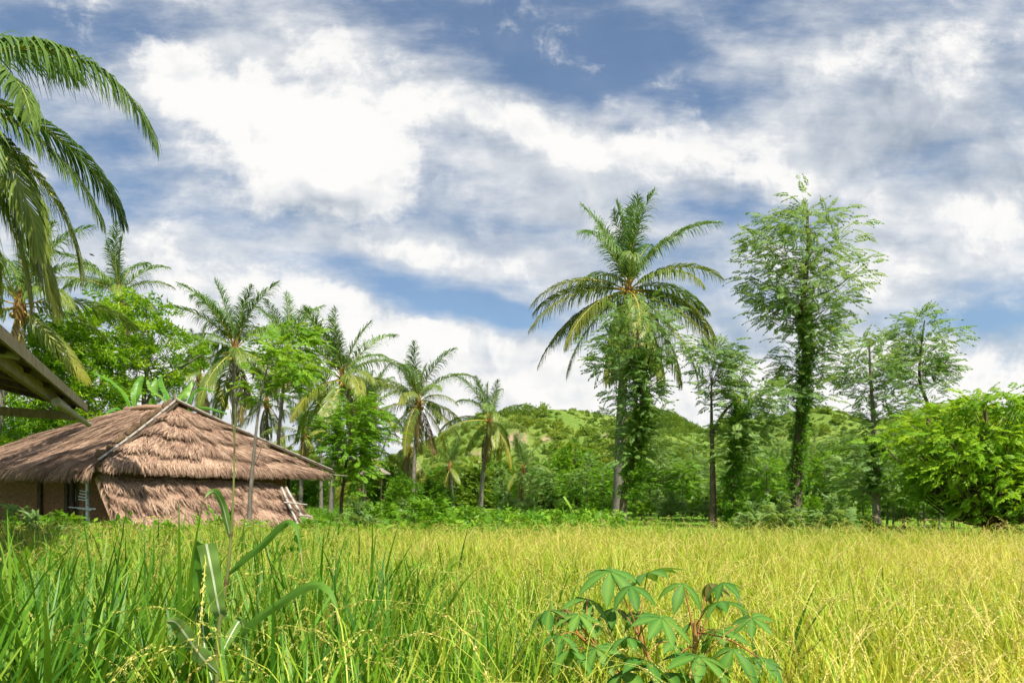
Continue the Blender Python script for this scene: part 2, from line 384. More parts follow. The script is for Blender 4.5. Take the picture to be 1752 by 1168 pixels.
def thatch(name, cols, strand):
    def b(K):
        tc = K.n('ShaderNodeTexCoord')
        t = K.attr('tint') if strand else K.mth('ADD', K.mth('MULTIPLY', K.attr('tint'), .35), K.mth('MULTIPLY', K.noise(14, 6, tc.outputs['Object'], .7), .65))
        pn = K.noise(1.1, 5, tc.outputs['Object'], .6, .3); t = K.mth('ADD', t, K.mth('MULTIPLY', K.mth('SUBTRACT', pn, .5), 1.0), True)
        c = K.ramp(t, [(.05, cols[0]), (.45, cols[1]), (.95, cols[2])]); K.finish(c, .85, .15, .12 if strand else 0, None if strand else K.noise(40, 4, tc.outputs['Object']), .6, .03)
    return mat(name, b)
TH = ((.082, .048, .032), (.30, .185, .124), (.56, .40, .275))
M['thatch'] = thatch('thatch', TH, False); M['straw'] = thatch('straw', TH, True)
DT = ((.05, .032, .02), (.13, .085, .045), (.22, .15, .085))
M['thatch_dark'] = thatch('thatch_dark', DT, False)
def weave(K):
    tc = K.n('ShaderNodeTexCoord'); w = K.n('ShaderNodeTexBrick'); sp = K.n('ShaderNodeSeparateXYZ'); K.L.new(tc.outputs['Object'], sp.inputs[0]); cb = K.n('ShaderNodeCombineXYZ'); K.L.new(sp.outputs[0], cb.inputs[0]); K.L.new(sp.outputs[2], cb.inputs[1]); K.L.new(cb.outputs[0], w.inputs[0])
    w.inputs['Scale'].default_value = 9; w.inputs['Color1'].default_value = (.24, .105, .042, 1); w.inputs['Color2'].default_value = (.42, .21, .09, 1); w.inputs['Mortar'].default_value = (.025, .014, .008, 1)
    w.inputs['Mortar Size'].default_value = .03; w.inputs['Brick Width'].default_value = .9; w.inputs['Row Height'].default_value = .32
    c = K.mix(K.mth('MULTIPLY', K.noise(2.2, 5, tc.outputs['Object']), .75), w.outputs['Color'], (.14, .07, .035)); K.finish(c, .75, .2, 0, w.outputs['Fac'], -.5, .01)
M['weave'] = mat('weave', weave)
def earth(K):
    tc = K.n('ShaderNodeTexCoord'); p = tc.outputs['Object']
    x = K.noise(.16, 7, p, .6, .5); y = K.noise(3.5, 6, p, .7)
    g = K.ramp(K.mth('ADD', K.mth('MULTIPLY', x, .6), K.mth('MULTIPLY', y, .4)), [(.32, (.07, .15, .018)), (.5, (.15, .28, .025)), (.68, (.26, .37, .04))])
    K.finish(g, .95, .1, 0, y, .9, .12)
M['meadow'] = mat('meadow', earth)
def hillm(K):
    tc = K.n('ShaderNodeTexCoord'); p = tc.outputs['Object']
    x = K.noise(.05, 8, p, .62, .4); y = K.noise(.9, 6, p, .7)
    g = K.ramp(K.mth('ADD', K.mth('MULTIPLY', x, .55), K.mth('MULTIPLY', y, .45)), [(.34, (.075, .145, .025)), (.5, (.14, .215, .036)), (.66, (.23, .28, .06))])
    c = K.mix(K.attr('tint'), g, K.ramp(y, [(.3, (.26, .17, .10)), (.7, (.46, .33, .22))])); K.finish(c, .95, .1, 0, y, 1.0, .5)
M['hillside'] = mat('hillside', hillm)
M['mud'] = mat('mud', lambda K: K.finish(K.ramp(K.noise(6, 6), [(.3, (.05, .042, .02)), (.7, (.13, .12, .04))]), .9, .2))

# ------------------------------------------------------------------ scatter: one "stuff" object, geometry nodes, its own clump shapes inside
def scatter(name, variants, mats, pos, rot, scl, itint, vidx=None, seed=0):
    mb = MB(); vid = []
    for k, v in enumerate(variants): mb.join(v); vid.append(np.full(v.n, k, int))
    n0 = mb.n; me = mb.mesh(name, mats); N = len(pos); me.vertices.add(N)
    co = np.empty((n0 + N, 3), np.float32); co[:n0] = np.concatenate(mb.v); co[n0:] = pos; me.vertices.foreach_set('co', co.ravel())
    def at_(nm, ty, fld, dat, w):
        a = me.attributes.new(nm, ty, 'POINT'); z = np.zeros((n0 + N,) + ((w,) if w > 1 else ()), np.float32 if ty != 'INT' else np.int32); z[n0:] = dat; a.data.foreach_set(fld, z.ravel()); return z
    at_('rot', 'FLOAT_VECTOR', 'vector', rot, 3); at_('scl', 'FLOAT_VECTOR', 'vector', scl, 3); at_('itint', 'FLOAT', 'value', itint, 1)
    a = me.attributes.new('variant', 'INT', 'POINT'); z = np.full(n0 + N, -1, np.int32); z[:n0] = np.concatenate(vid); a.data.foreach_set('value', z)
    a = me.attributes.new('pick', 'INT', 'POINT'); z = np.zeros(n0 + N, np.int32); z[n0:] = np.random.default_rng(seed).integers(0, len(variants), N) if vidx is None else vidx; a.data.foreach_set('value', z)
    me.update()
    ng = bpy.data.node_groups.new(name + '_nodes', 'GeometryNodeTree'); ng.interface.new_socket('Geometry', in_out='INPUT', socket_type='NodeSocketGeometry'); ng.interface.new_socket('Geometry', in_out='OUTPUT', socket_type='NodeSocketGeometry')
    nd = ng.nodes.new; L = ng.links.new; gi = nd('NodeGroupInput'); go = nd('NodeGroupOutput')
    def na(nm, ty): x = nd('GeometryNodeInputNamedAttribute'); x.data_type = ty; x.inputs['Name'].default_value = nm; return x.outputs[0]
    def sep(k):
        c = nd('FunctionNodeCompare'); c.data_type = 'INT'; c.operation = 'EQUAL'; L(na('variant', 'INT'), c.inputs[2]); c.inputs[3].default_value = k
        s = nd('GeometryNodeSeparateGeometry'); s.domain = 'POINT'; L(gi.outputs[0], s.inputs[0]); L(c.outputs[0], s.inputs[1]); return s.outputs[0]
    jn = nd('GeometryNodeJoinGeometry')
    for k in reversed(range(len(variants))):
        g = nd('GeometryNodeGeometryToInstance'); L(sep(k), g.inputs[0]); L(g.outputs[0], jn.inputs[0])
    io = nd('GeometryNodeInstanceOnPoints'); L(sep(-1), io.inputs['Points']); L(jn.outputs[0], io.inputs['Instance']); io.inputs['Pick Instance'].default_value = True
    L(na('pick', 'INT'), io.inputs['Instance Index'])
    e = nd('FunctionNodeEulerToRotation'); L(na('rot', 'FLOAT_VECTOR'), e.inputs[0]); L(e.outputs[0], io.inputs['Rotation']); L(na('scl', 'FLOAT_VECTOR'), io.inputs['Scale']); L(io.outputs[0], go.inputs[0])
    o = link(name, me); mo = o.modifiers.new('scatter', 'NODES'); mo.node_group = ng; o['kind'] = 'stuff'
    return o
def vnoise(x, y, s, seed=0):
    """cheap smooth value noise, 0..1"""
    q = np.random.default_rng(seed); ph = q.uniform(0, 6.28, (6, 2)); k = q.normal(size=(6, 2)) / s; out = 0
    for i in range(6): out = out + np.sin(x * k[i, 0] * 3 + ph[i, 0]) * np.cos(y * k[i, 1] * 3 + ph[i, 1])
    return np.clip(.5 + out / 5, 0, 1)
def ribbon(pts, w, side, tint, mb, mat=0):
    P = np.asarray(pts); n = len(P); w = np.asarray(w)[:, None]; s = np.asarray(side)
    V = np.stack([P - s * w / 2, P + s * w / 2], 1).reshape(-1, 3); i = np.arange(n - 1)[:, None] * 2
    return mb.add(V, i + np.array([[0, 1, 3, 2]]), tint, mat)
def blades(mb, q, n, h0, h1, w, lean, bend, rad, tint=(.2, .9), mat=0, seg=5):
    for i in range(n):
        a = q.uniform(0, 6.283); h = q.uniform(h0, h1); r = rad * math.sqrt(q.uniform()); az = q.uniform(0, 6.283)
        d = np.array([math.cos(a), math.sin(a), 0]); s = np.linspace(0, 1, seg); le = q.uniform(.3, 1) * lean; be = bend * q.uniform(.2, 1.3)
        th = le + be * s ** 2; st = h / (seg - 1); z = np.concatenate([[0], np.cumsum(np.cos(th[1:]) * st)]); x = np.concatenate([[0], np.cumsum(np.sin(th[1:]) * st)])
        P = np.array([math.cos(az) * r, math.sin(az) * r, 0]) + d * x[:, None] + np.array([0, 0, 1]) * z[:, None]
        sd = np.array([-d[1], d[0], 0]); ww = w * q.uniform(.7, 1.2) * np.clip(np.minimum(.45 + s * 2, 1.15 * (1 - s ** 2.2)), .04, 1)
        ribbon(P, ww, sd, np.clip(np.repeat(q.uniform(*tint) + .12 * s - .05, 2), 0, 1), mb, mat)
    return mb

# ================================================================== SETTING
g = MB(); g.add([[-3500, -600, 0], [3500, -600, 0], [3500, 4500, 0], [-3500, 4500, 0]], [[0, 1, 2, 3]])
tag(link('ground', g.mesh('ground', M['meadow'])), kind='structure')
def far_edge(x): return 15.3 - .16 * np.maximum(x - 2, 0) - .05 * np.maximum(-x - 3, 0) + .25 * np.sin(x * .9)
px_ = np.linspace(-15, 17, 33)
g = MB(); V = np.vstack([np.stack([px_, np.full(33, -1.5), np.full(33, .004)], 1), np.stack([px_, far_edge(px_), np.full(33, .004)], 1)])
i = np.arange(32)[:, None]; g.add(V, np.hstack([i, i + 1, i + 34, i + 33])); tag(link('paddy_field', g.mesh('paddy_field', M['mud'])), kind='structure')

def hill_z(x, y):
    def hump(cx, cy, a, sx, sy): return a * np.exp(-((x - cx) / sx) ** 2 - ((y - cy) / sy) ** 2)
    z = np.maximum.reduce([hump(12, 190, 23, 50, 75), hump(74, 185, 22.5, 42, 72), hump(115, 180, 22.5, 60, 75), hump(-75, 210, 15, 60, 70), hump(190, 195, 20, 70, 80), hump(-190, 230, 16, 80, 80)])
    z = z + hump(36, 170, 1, 60, 60) + 1.3 * np.sin(x * .11 + y * .05) + .9 * np.sin(x * .23 - y * .13) + .6 * np.sin(x * .37 + y * .31 + 2)
    return z * np.clip((y - 72) / 40, 0, 1) ** 1.2 - .8
def grid_mesh(x0, x1, y0, y1, nx, ny, fz, tint=None):
    X, Y = np.meshgrid(np.linspace(x0, x1, nx), np.linspace(y0, y1, ny)); Z = fz(X, Y); V = np.stack([X, Y, Z], -1).reshape(-1, 3)
    a = (np.arange(ny - 1)[:, None] * nx + np.arange(nx - 1)[None]).reshape(-1, 1); f = np.hstack([a, a + 1, a + nx + 1, a + nx])
    mb = MB(); mb.add(V, f, 0 if tint is None else tint(V)); return mb
def bare(V):
    """bare earth cuts and a footpath on the slope"""
    d = V[:, 1]; u = U0 + F * V[:, 0] / d; v = HV - F * (V[:, 2] - CAMZ) / d; j = 4 * np.sin(u * .3) + 3 * np.sin(v * .5 + u * .12)
    t = np.zeros(len(V))
    for cu, cv, ru, rv in ((882, 752, 26, 17), (815, 783, 26, 11), (1006, 748, 5, 14), (935, 752, 14, 5), (1035, 745, 20, 5)):
        t = np.maximum(t, np.clip(1.6 - 1.6 * np.hypot((u - cu + j) / ru, (v - cv + j * .5) / rv), 0, 1))
    return t
tag(link('hill', grid_mesh(-260, 300, 70, 330, 420, 240, hill_z, bare).mesh('hill', M['hillside'])), kind='structure')
def far_z(x, y): return 61 * np.exp(-np.hypot((x - 92) / 75, (y - 480) / 110) ** 1.5) - 2 + .8 * np.sin(x * .2) * np.sin(y * .17)
tag(link('far_hill', grid_mesh(-120, 300, 330, 640, 160, 100, far_z).mesh('far_hill', M['hillside'])), kind='structure')

# ---- scrub covering the slopes
def scrub_variant(seed, n, flat=.7, kind=0):
    q = np.random.default_rng(seed); mb = MB()
    c = nrm(q.normal(size=(9, 3))) * .55 * np.array([1, 1, flat]) + [0, 0, .55 * flat]; k = q.integers(0, 9, n); p = c[k] + q.normal(size=(n, 3)) * .26 * np.array([1, 1, flat])
    p[:, 2] = np.abs(p[:, 2]); out = p - [0, 0, .3]; fw = nrm(out) + q.normal(size=(n, 3)) * .45
    place(mb, tuft(5, .30, .13, 1, .15, seed), p, basis(fw, q.uniform(-.6, .6, n)), q.uniform(.7, 1.2, n), .5 + q.uniform(-.2, .2, 9)[k] + q.uniform(-.12, .12, n)); return mb
def bulk(n, x0, x1, y0, y1, q): return q.uniform(x0, x1, n), q.uniform(y0, y1, n)
q = np.random.default_rng(3)
X, Y = bulk(52000, -150, 230, 78, 235, q); keep = np.abs(X / Y) < 1.0
X, Y = X[keep], Y[keep]; Z = hill_z(X, Y); den = vnoise(X, Y, 22, 5); keep = (q.uniform(size=len(X)) < np.clip(den * 1.5 - .25, .30, 1) * np.clip(1.35 - (Y - 80) / 190, .35, 1)) & (Z > -.75)
b = bare(np.stack([X, Y, Z], 1)); keep &= b < .15
X, Y, Z, den = X[keep], Y[keep], Z[keep], den[keep]; n = len(X)
big = q.uniform(size=n) < np.clip(1.15 - (Y - 78) / 60, .05, .55); up_ = np.clip((Y - 85) / 50, 0, 1); big &= q.uniform(size=n) > up_ * .9; s = np.where(big, q.uniform(1.1, 2.4, n), q.uniform(.35, 1.0, n)) * (1 - .30 * up_) * np.where(q.uniform(size=n) < .03, 2.3, 1)
scatter('hillside_scrub', [scrub_variant(40 + k, 150, (.7, .9, 1.15, .6)[k % 4]) for k in range(6)], [M['scrub']], np.stack([X, Y, Z - .15], 1),
        np.stack([np.zeros(n), np.zeros(n), q.uniform(0, 6.28, n)], 1), np.stack([s, s, s * q.uniform(.7, 1.2, n)], 1), np.clip(.5 + q.normal(size=n) * .13 + (vnoise(X, Y, 30, 9) - .5) * .5 - .10 * big, 0, 1))
tag(bpy.data.objects['hillside_scrub'], 'low green bushes and scrub covering the hill slopes', 'scrub')
X, Y = bulk(3500, -40, 220, 385, 480, q); Z = far_z(X, Y); keep = Z > 3; X, Y, Z = X[keep], Y[keep], Z[keep]; n = len(X); s = q.uniform(1.2, 3, n)
scatter('far_forest', [scrub_variant(50 + k, 80, .8) for k in range(3)], [M['scrub']], np.stack([X, Y, Z - .2], 1), np.stack([0 * X, 0 * X, q.uniform(0, 6.28, n)], 1), np.stack([s, s, s], 1), np.clip(.36 + q.normal(size=n) * .1, 0, 1))
tag(bpy.data.objects['far_forest'], 'dark green scrub on the distant conical hill', 'scrub')

# ================================================================== TREES
def ppx(d, ub, rows):
    """crown outline rows (v, u, half width) of the photograph at distance d -> metres about the tree's base"""
    return np.array([[CAMZ + (HV - v) / F * d, (u - ub) / F * d, hw / F * d] for v, u, hw in rows])
def axp(d, ub, rows): return np.array([[(u - ub) / F * d, 0.0, CAMZ + (HV - v) / F * d] for u, v in rows])
def make_tree(prof, axis, r0, ncl, nsp, tpls, ssc, crad, leaf, bark, seed, pw=.5, rise=.55, upb=.2, dfac=1.0, tb=.5, tv=.18, br=.30, flatc=.6, lobe=1.0):
    q = np.random.default_rng(seed); prof = prof[np.argsort(prof[:, 0])]; axis = np.asarray(axis, float).copy(); axis[0, 2] = -.1
    q2 = curve(*axis, n=22); q2[1:-1, 1] += np.cumsum(q.normal(size=20)) * .02 * r0 * 4
    zz = q2[:, 2]; hs = (zz - zz[0]) / (zz[-1] - zz[0]); rr = r0 * (1 - .82 * hs) * (1 + .5 * np.exp(-hs * 22))
    T = tube(q2, rr, 9, .5, 0)
    zs = q.uniform(prof[0, 0], prof[-1, 0], ncl * 8); hw = np.interp(zs, prof[:, 0], prof[:, 2]); zs = zs[q.uniform(size=len(zs)) < (hw / hw.max()) ** 1.4][:ncl]
    hw = np.interp(zs, prof[:, 0], prof[:, 2]); cx = np.interp(zs, prof[:, 0], prof[:, 1]); n = len(zs); an = np.arange(n) * 2.39996 + q.uniform(-.5, .5, n); ph = q.uniform(0, 6.28, 3); hw = hw * (1 + lobe * .20 * np.sin(2 * an + zs * 1.9 + ph[0]) + lobe * .14 * np.sin(5 * an - zs * 2.7 + ph[1])); r = hw * q.uniform(size=n) ** pw * .95
    C = np.stack([cx + r * np.cos(an), r * np.sin(an) * dfac, zs], 1)
    for k in range(n):
        za = max(zs[k] - r[k] * rise - .1 * q.uniform(0, 2), prof[0, 0] * .75); za = min(za, zz[-1] - .05); st = np.array([np.interp(za, zz, q2[:, 0]), np.interp(za, zz, q2[:, 1]), za])
        mid = st * .45 + C[k] * .55 + np.array([0, 0, -.12 * r[k]]); rb = max(np.interp(za, zz, rr) * br, .008) * (.6 + .5 * r[k] / max(prof[:, 2].max(), .1))
        tube(curve(st, mid, C[k], n=6), np.linspace(rb, rb * .3, 6), 4, .5, 0, T, cap=False)
    Lf = MB(); N = n * nsp; ck = np.repeat(np.arange(n), nsp); off = q.normal(size=(N, 3)) * crad * np.array([1, 1, flatc]); P = C[ck] + off
    ax = np.stack([np.interp(P[:, 2], zz, q2[:, 0]), np.interp(P[:, 2], zz, q2[:, 1]), P[:, 2] - .2], 1); fw = nrm(P - ax) + nrm(off) * .6 + q.normal(size=(N, 3)) * .35 + [0, 0, upb]
    M_ = basis(fw, q.normal(size=N) * .5); tint = tb + (q.uniform(-tv, tv, n))[ck] + q.uniform(-.1, .1, N); sc = ssc * q.uniform(.7, 1.25, N); w = q.integers(0, len(tpls), N)
    for t in range(len(tpls)):
        s = w == t; place(Lf, tpls[t], P[s], M_[s], sc[s], tint[s])
    return T.mesh('trunk', bark), Lf.mesh('crown', leaf)
def sleeve(axis, rad, n, seed, tpl, sc, leaf, tb=.5):
    q = np.random.default_rng(seed); A = curve(*axis, n=30); k = q.uniform(0, 29, n); i = np.minimum(k.astype(int), 28); f = (k - i)[:, None]; p = A[i] * (1 - f) + A[i + 1] * f; a = q.uniform(0, 6.28, n)
    lump = .55 + .45 * np.sin(k * 1.3 + np.sin(a * 2) * 1.5) ; r = rad * (.35 + .75 * q.uniform(size=n) * lump); o = np.stack([np.cos(a), np.sin(a), 0 * a], 1); P = p + o * r[:, None]
    mb = MB(); place(mb, tpl, P, basis(o + q.normal(size=(n, 3)) * .4 + [0, 0, -.25], q.normal(size=n) * .5), sc * q.uniform(.7, 1.2, n), tb + q.uniform(-.25, .25, n)); return mb.mesh('vine', leaf)
def plant_tree(name, label, d, ub, tm, cat='tree', group=None, vine=None):
    o = empty(name, ((ub - U0) / F * d, d, 0)); tag(o, label, cat, group); link('trunk', tm[0], o); link('crown', tm[1], o)
    if vine is not None: link('vine', vine, o)
    return o
FEATHER = [pinnate(9, .34, .105, .75, 52, seed=k) for k in range(3)]      # drooping feather leaves
FEATHER_BIG = [pinnate(9, .36, .14, .9, 60, seed=k + 5) for k in range(3)]
TUFT = [tuft(9, .55, .20, .9, .25, k) for k in range(3)]
TUFT_FINE = [tuft(12, .42, .13, 1.1, .2, k + 9) for k in range(3)]

d = 36
ax = axp(d, 1360, [(1360, 905), (1365, 800), (1372, 700), (1379, 600), (1374, 525), (1384, 430), (1382, 360)])
plant_tree('tall_tree', 'tallest feathery tree, its trunk wrapped in dark vines, open crown against the sky', d, 1360,
  make_tree(ppx(d, 1360, [(328, 1362, 22), (350, 1364, 48), (385, 1370, 78), (430, 1376, 94), (470, 1374, 100), (505, 1372, 96), (535, 1370, 76), (565, 1378, 60), (600, 1378, 66), (640, 1374, 62), (670, 1370, 44), (700, 1368, 26)]),
  ax, .34, 175, 10, FEATHER, .66, .38, M['leaf_soft'], M['bark_brown'], 11, pw=.55, rise=.40, br=.20, tb=.5, lobe=.1),
  vine=sleeve(ax[:5], .50, 1500, 3, TUFT[0], .30, M['vine']))
d = 28
ax = axp(d, 1500, [(1501, 912), (1499, 840), (1497, 760), (1492, 680), (1488, 580)])
plant_tree('slender_tree', 'slender pale green feathery tree with bare lower trunk, beside the round bushy tree', d, 1500,
  make_tree(ppx(d, 1500, [(566, 1486, 9), (590, 1484, 28), (630, 1492, 50), (670, 1492, 52), (700, 1500, 42), (740, 1500, 34), (790, 1495, 40), (830, 1492, 36), (850, 1496, 20)]),
  ax, .17, 82, 9, FEATHER, .52, .26, M['leaf_soft'], M['bark_grey'], 12, rise=.45, br=.22, tb=.5), vine=sleeve(ax[1:3], .30, 420, 4, TUFT[1], .28, M['vine']))
d = 42
ax = axp(d, 1580, [(1580, 880), (1585, 760), (1590, 700), (1574, 645), (1582, 548)])
plant_tree('slender_tree', 'dark thin stemmed tree rising behind the round bushy tree, small rounded crown on the skyline', d, 1580,
  make_tree(ppx(d, 1580, [(537, 1572, 22), (556, 1568, 46), (590, 1574, 54), (620, 1578, 52), (640, 1588, 40), (655, 1580, 18), (690, 1572, 16), (708, 1570, 22), (720, 1580, 12)]),
  ax, .20, 60, 10, FEATHER, .72, .32, M['leaf_soft'], M['bark_brown'], 13, rise=.5, br=.22, tb=.4))
d = 33
ax = axp(d, 1218, [(1219, 903), (1219, 820), (1218, 740), (1217, 652)])
tm = make_tree(ppx(d, 1218, [(584, 1226, 14), (600, 1226, 34), (625, 1228, 43), (650, 1232, 38), (672, 1236, 28), (692, 1244, 14)]), ax, .19, 40, 9, FEATHER, .62, .30, M['leaf_soft'], M['bark_brown'], 14, rise=.5, tb=.5)
o = plant_tree('slender_tree', 'tree with a straight bare dark trunk and small tufted crown, beside the tall palm', d, 1218, tm)
link('fork', tube(curve(*axp(d, 1218, [(1218, 745), (1238, 706), (1262, 682)]), n=7), np.linspace(.11, .04, 7), 6).mesh('fork', M['bark_brown']), o)
d = 32.5
ax = axp(d, 1255, [(1255, 897), (1254, 830), (1262, 760), (1268, 690)])
plant_tree('vine_clad_tree', 'short leaning tree smothered in dark vines with a pale drooping crown', d, 1255,
  make_tree(ppx(d, 1255, [(655, 1272, 12), (670, 1282, 30), (692, 1286, 38), (715, 1278, 30), (745, 1266, 24), (790, 1258, 16)]), ax, .20, 34, 8, FEATHER, .8, .36, M['leaf_soft'], M['bark_brown'], 15, rise=.8),
  vine=sleeve(ax, .55, 1200, 5, TUFT[2], .30, M['vine']))
d = 35.5
ax = axp(d, 1074, [(1066, 897), (1068, 845), (1084, 790), (1097, 720), (1100, 640), (1090, 560)])
plant_tree('vine_clad_tree', 'leafy tree entwined with vines, growing in front of the tall palm', d, 1074,
  make_tree(ppx(d, 1074, [(520, 1088, 26), (540, 1086, 58), (575, 1084, 78), (610, 1086, 76), (640, 1086, 62), (680, 1086, 46), (720, 1086, 36), (760, 1082, 30), (800, 1080, 14)]),
  ax, .20, 115, 9, FEATHER, .66, .34, M['leaf_soft'], M['bark_brown'], 16, rise=.8, tb=.45), vine=sleeve(axp(d, 1074, [(1076, 850), (1084, 800), (1094, 740), (1096, 680), (1090, 600)]), .62, 1500, 6, TUFT[0], .30, M['vine']))
d = 21
ax = axp(d, 1690, [(1690, 932), (1694, 880), (1690, 800), (1684, 700)])
plant_tree('bushy_tree', 'round bushy tree with bright yellow-green feather leaves at the rice field edge', d, 1690,
  make_tree(ppx(d, 1690, [(674, 1684, 24), (690, 1680, 70), (720, 1672, 100), (760, 1668, 122), (800, 1672, 138), (840, 1680, 128), (870, 1690, 92), (892, 1700, 50)]),
  ax, .20, 190, 12, FEATHER_BIG, .42, .22, M['leaf_yellow'], M['bark_brown'], 17, pw=.5, rise=.9, tb=.42, tv=.26))
d = 24
ax = axp(d, 1815, [(1815, 925), (1812, 840), (1808, 700)])
plant_tree('bushy_tree', 'dark green bushy tree cut off by the picture edge, behind the yellow-green one', d, 1815,
  make_tree(ppx(d, 1815, [(690, 1808, 30), (720, 1805, 90), (780, 1806, 120), (840, 1806, 118), (880, 1806, 70)]), ax, .2, 140, 10, FEATHER_BIG, .56, .27, M['leaf_bright'], M['bark_brown'], 18, pw=.42, rise=.9, tb=.35))
d = 33
ax = axp(d, 128, [(128, 900), (126, 760), (120, 560)])
plant_tree('leafy_tree', 'dense rounded bright green tree behind the thatched hut', d, 128,
  make_tree(ppx(d, 128, [(540, 128, 26), (562, 118, 56), (600, 118, 76), (650, 120, 92), (700, 120, 104), (760, 118, 110), (800, 118, 90)]), ax, .2, 230, 10, TUFT_FINE, .62, .36, M['leaf_yellow'], M['bark_grey'], 19, pw=.36, tb=.42, tv=.28))
d = 36
ax = axp(d, 246, [(246, 900), (250, 760), (246, 680), (256, 600), (250, 520)])
o = plant_tree('leafy_tree', 'light airy tree with layered leaves and a bare limb, above the hut ridge', d, 246,
  make_tree(ppx(d, 246, [(492, 214, 14), (512, 212, 50), (540, 222, 88), (575, 234, 104), (610, 246, 100), (640, 252, 76), (675, 250, 48), (700, 246, 24)]), ax, .2, 120, 9, TUFT_FINE, .62, .34, M['leaf_yellow'], M['bark_grey'], 20, pw=.45, rise=.4, tb=.52, tv=.22, flatc=.3))
link('limb', tube(curve(*axp(d, 246, [(246, 700), (276, 650), (312, 628), (345, 606)]), n=9), np.linspace(.12, .03, 9), 6).mesh('limb', M['bark_grey']), o)
d = 36
plant_tree('leafy_tree', 'deep green bushy tree low beside the hut roof, under the plank roof', d, 24,
  make_tree(ppx(d, 24, [(680, 30, 40), (710, 26, 70), (760, 24, 84), (820, 20, 80), (870, 20, 50)]), axp(d, 24, [(24, 902), (24, 800), (28, 700)]), .16, 110, 10, TUFT_FINE, .62, .36, M['leaf_deep'], M['bark_grey'], 21, pw=.4, tb=.5, tv=.3))
d = 30
ax = axp(d, 583, [(583, 909), (585, 850), (594, 780), (604, 700)])
plant_tree('slender_tree', 'slim drooping green tree just past the hut roof tip', d, 583,
  make_tree(ppx(d, 583, [(682, 606, 12), (704, 606, 34), (735, 604, 42), (770, 602, 40), (805, 598, 38), (838, 594, 26)]), ax, .09, 80, 9, FEATHER, .6, .30, M['leaf_bright'], M['bark_brown'], 22, rise=.6, tb=.45))
d = 16.5
ax = axp(d, 423, [(423, 962), (428, 860), (436, 760), (446, 680), (462, 610)])
o = plant_tree('sapling', 'thin sapling with sparse feather leaves standing in front of the hut', d, 423,
  make_tree(ppx(d, 423, [(575, 480, 14), (600, 484, 34), (630, 466, 46), (660, 452, 42), (690, 446, 20)]), ax, .07, 15, 6, FEATHER_BIG, .40, .16, M['leaf_bright'], M['bark_grey'], 23, rise=.3, tb=.5))
link('twig', tube(curve(*axp(d, 423, [(432, 800), (446, 770), (452, 735)]), n=5), np.linspace(.015, .005, 5), 5).mesh('twig', M['bark_grey']), o)
d = 20
plant_tree('sapling', 'young tree with hanging bright leaves beyond the hut, between the palms', d + 8, 478,
  make_tree(ppx(28, 478, [(556, 494, 20), (575, 498, 36), (600, 500, 42), (640, 500, 38), (680, 486, 24)]), axp(28, 478, [(472, 912), (474, 800), (482, 690), (494, 590)]), .10, 34, 7, FEATHER_BIG, .60, .26, M['leaf_bright'], M['bark_grey'], 24, rise=.4, tb=.48))

# ---- young trees of the grove beyond the lawn: five kinds, copied one by one
def sap(seed, h, hw, z0, leaf, r=.07, ncl=26, tpl=FEATHER, sc=.7):
    prof = np.array([[z0 * h, 0, hw * .4], [.55 * h, 0, hw], [.75 * h, 0, hw * .95], [.92 * h, 0, hw * .55], [h, 0, hw * .12]])
    return make_tree(prof, [[0, 0, 0], [.06 * h * .3, 0, .5 * h], [0, .05, .96 * h]], r, ncl, 8, tpl, sc, .28, leaf, M['bark_grey'], seed, rise=.7)
protos = []
for k, (h, hw, z0, lf, r_, ncl, tp, sc) in enumerate([(5.2, .95, .35, 'leaf_soft', .075, 30, FEATHER, .62), (4.2, .85, .4, 'leaf_bright', .06, 26, FEATHER, .6), (6.4, 1.1, .3, 'leaf_soft', .09, 40, FEATHER, .66), (4.8, 1.2, .42, 'leaf_bright', .07, 30, TUFT, .6), (3.6, .8, .3, 'leaf_soft', .05, 24, FEATHER, .6)]):
    o = empty('young_tree', (0, 0, 0)); a, b = sap(60 + k, h, hw, z0, M[lf], r_, ncl, tp, sc); link('trunk', a, o); link('crown', b, o); protos.append([o, False])
dense = []
for k, (h, hw, lf) in enumerate([(5.6, 2.5, 'leaf_bright'), (4.6, 2.2, 'leaf_deep'), (6.6, 2.6, 'leaf_bright'), (3.4, 2.0, 'leaf_deep'), (5.0, 2.4, 'leaf_soft')]):
    prof = np.array([[.12 * h, 0, hw * .6], [.35 * h, 0, hw], [.6 * h, 0, hw * .95], [.85 * h, 0, hw * .6], [h, 0, hw * .15]])
    a, b = make_tree(prof, [[0, 0, 0], [.1, 0, .5 * h], [0, .1, .95 * h]], .13, 85, 10, TUFT, .62, .40, M[lf], M['bark_brown'], 80 + k, pw=.36, tb=.45, tv=.28)
    o = empty('grove_tree', (0, 0, 0)); link('trunk', a, o); link('crown', b, o); dense.append([o, False])
def put(plist, k, u, d, s, rz, label, cat, group):
    p = plist[k]; o = copy_tree(p[0]) if p[1] else p[0]; p[1] = True
    o.location = ((u - U0) / F * d, d, 0 if d < 76 else max(0, float(hill_z((u - U0) / F * d, d)) - .1)); o.rotation_euler = (0, 0, rz); o.scale = (s, s, s * 1.0); tag(o, label, cat, group); return o
q = np.random.default_rng(17)
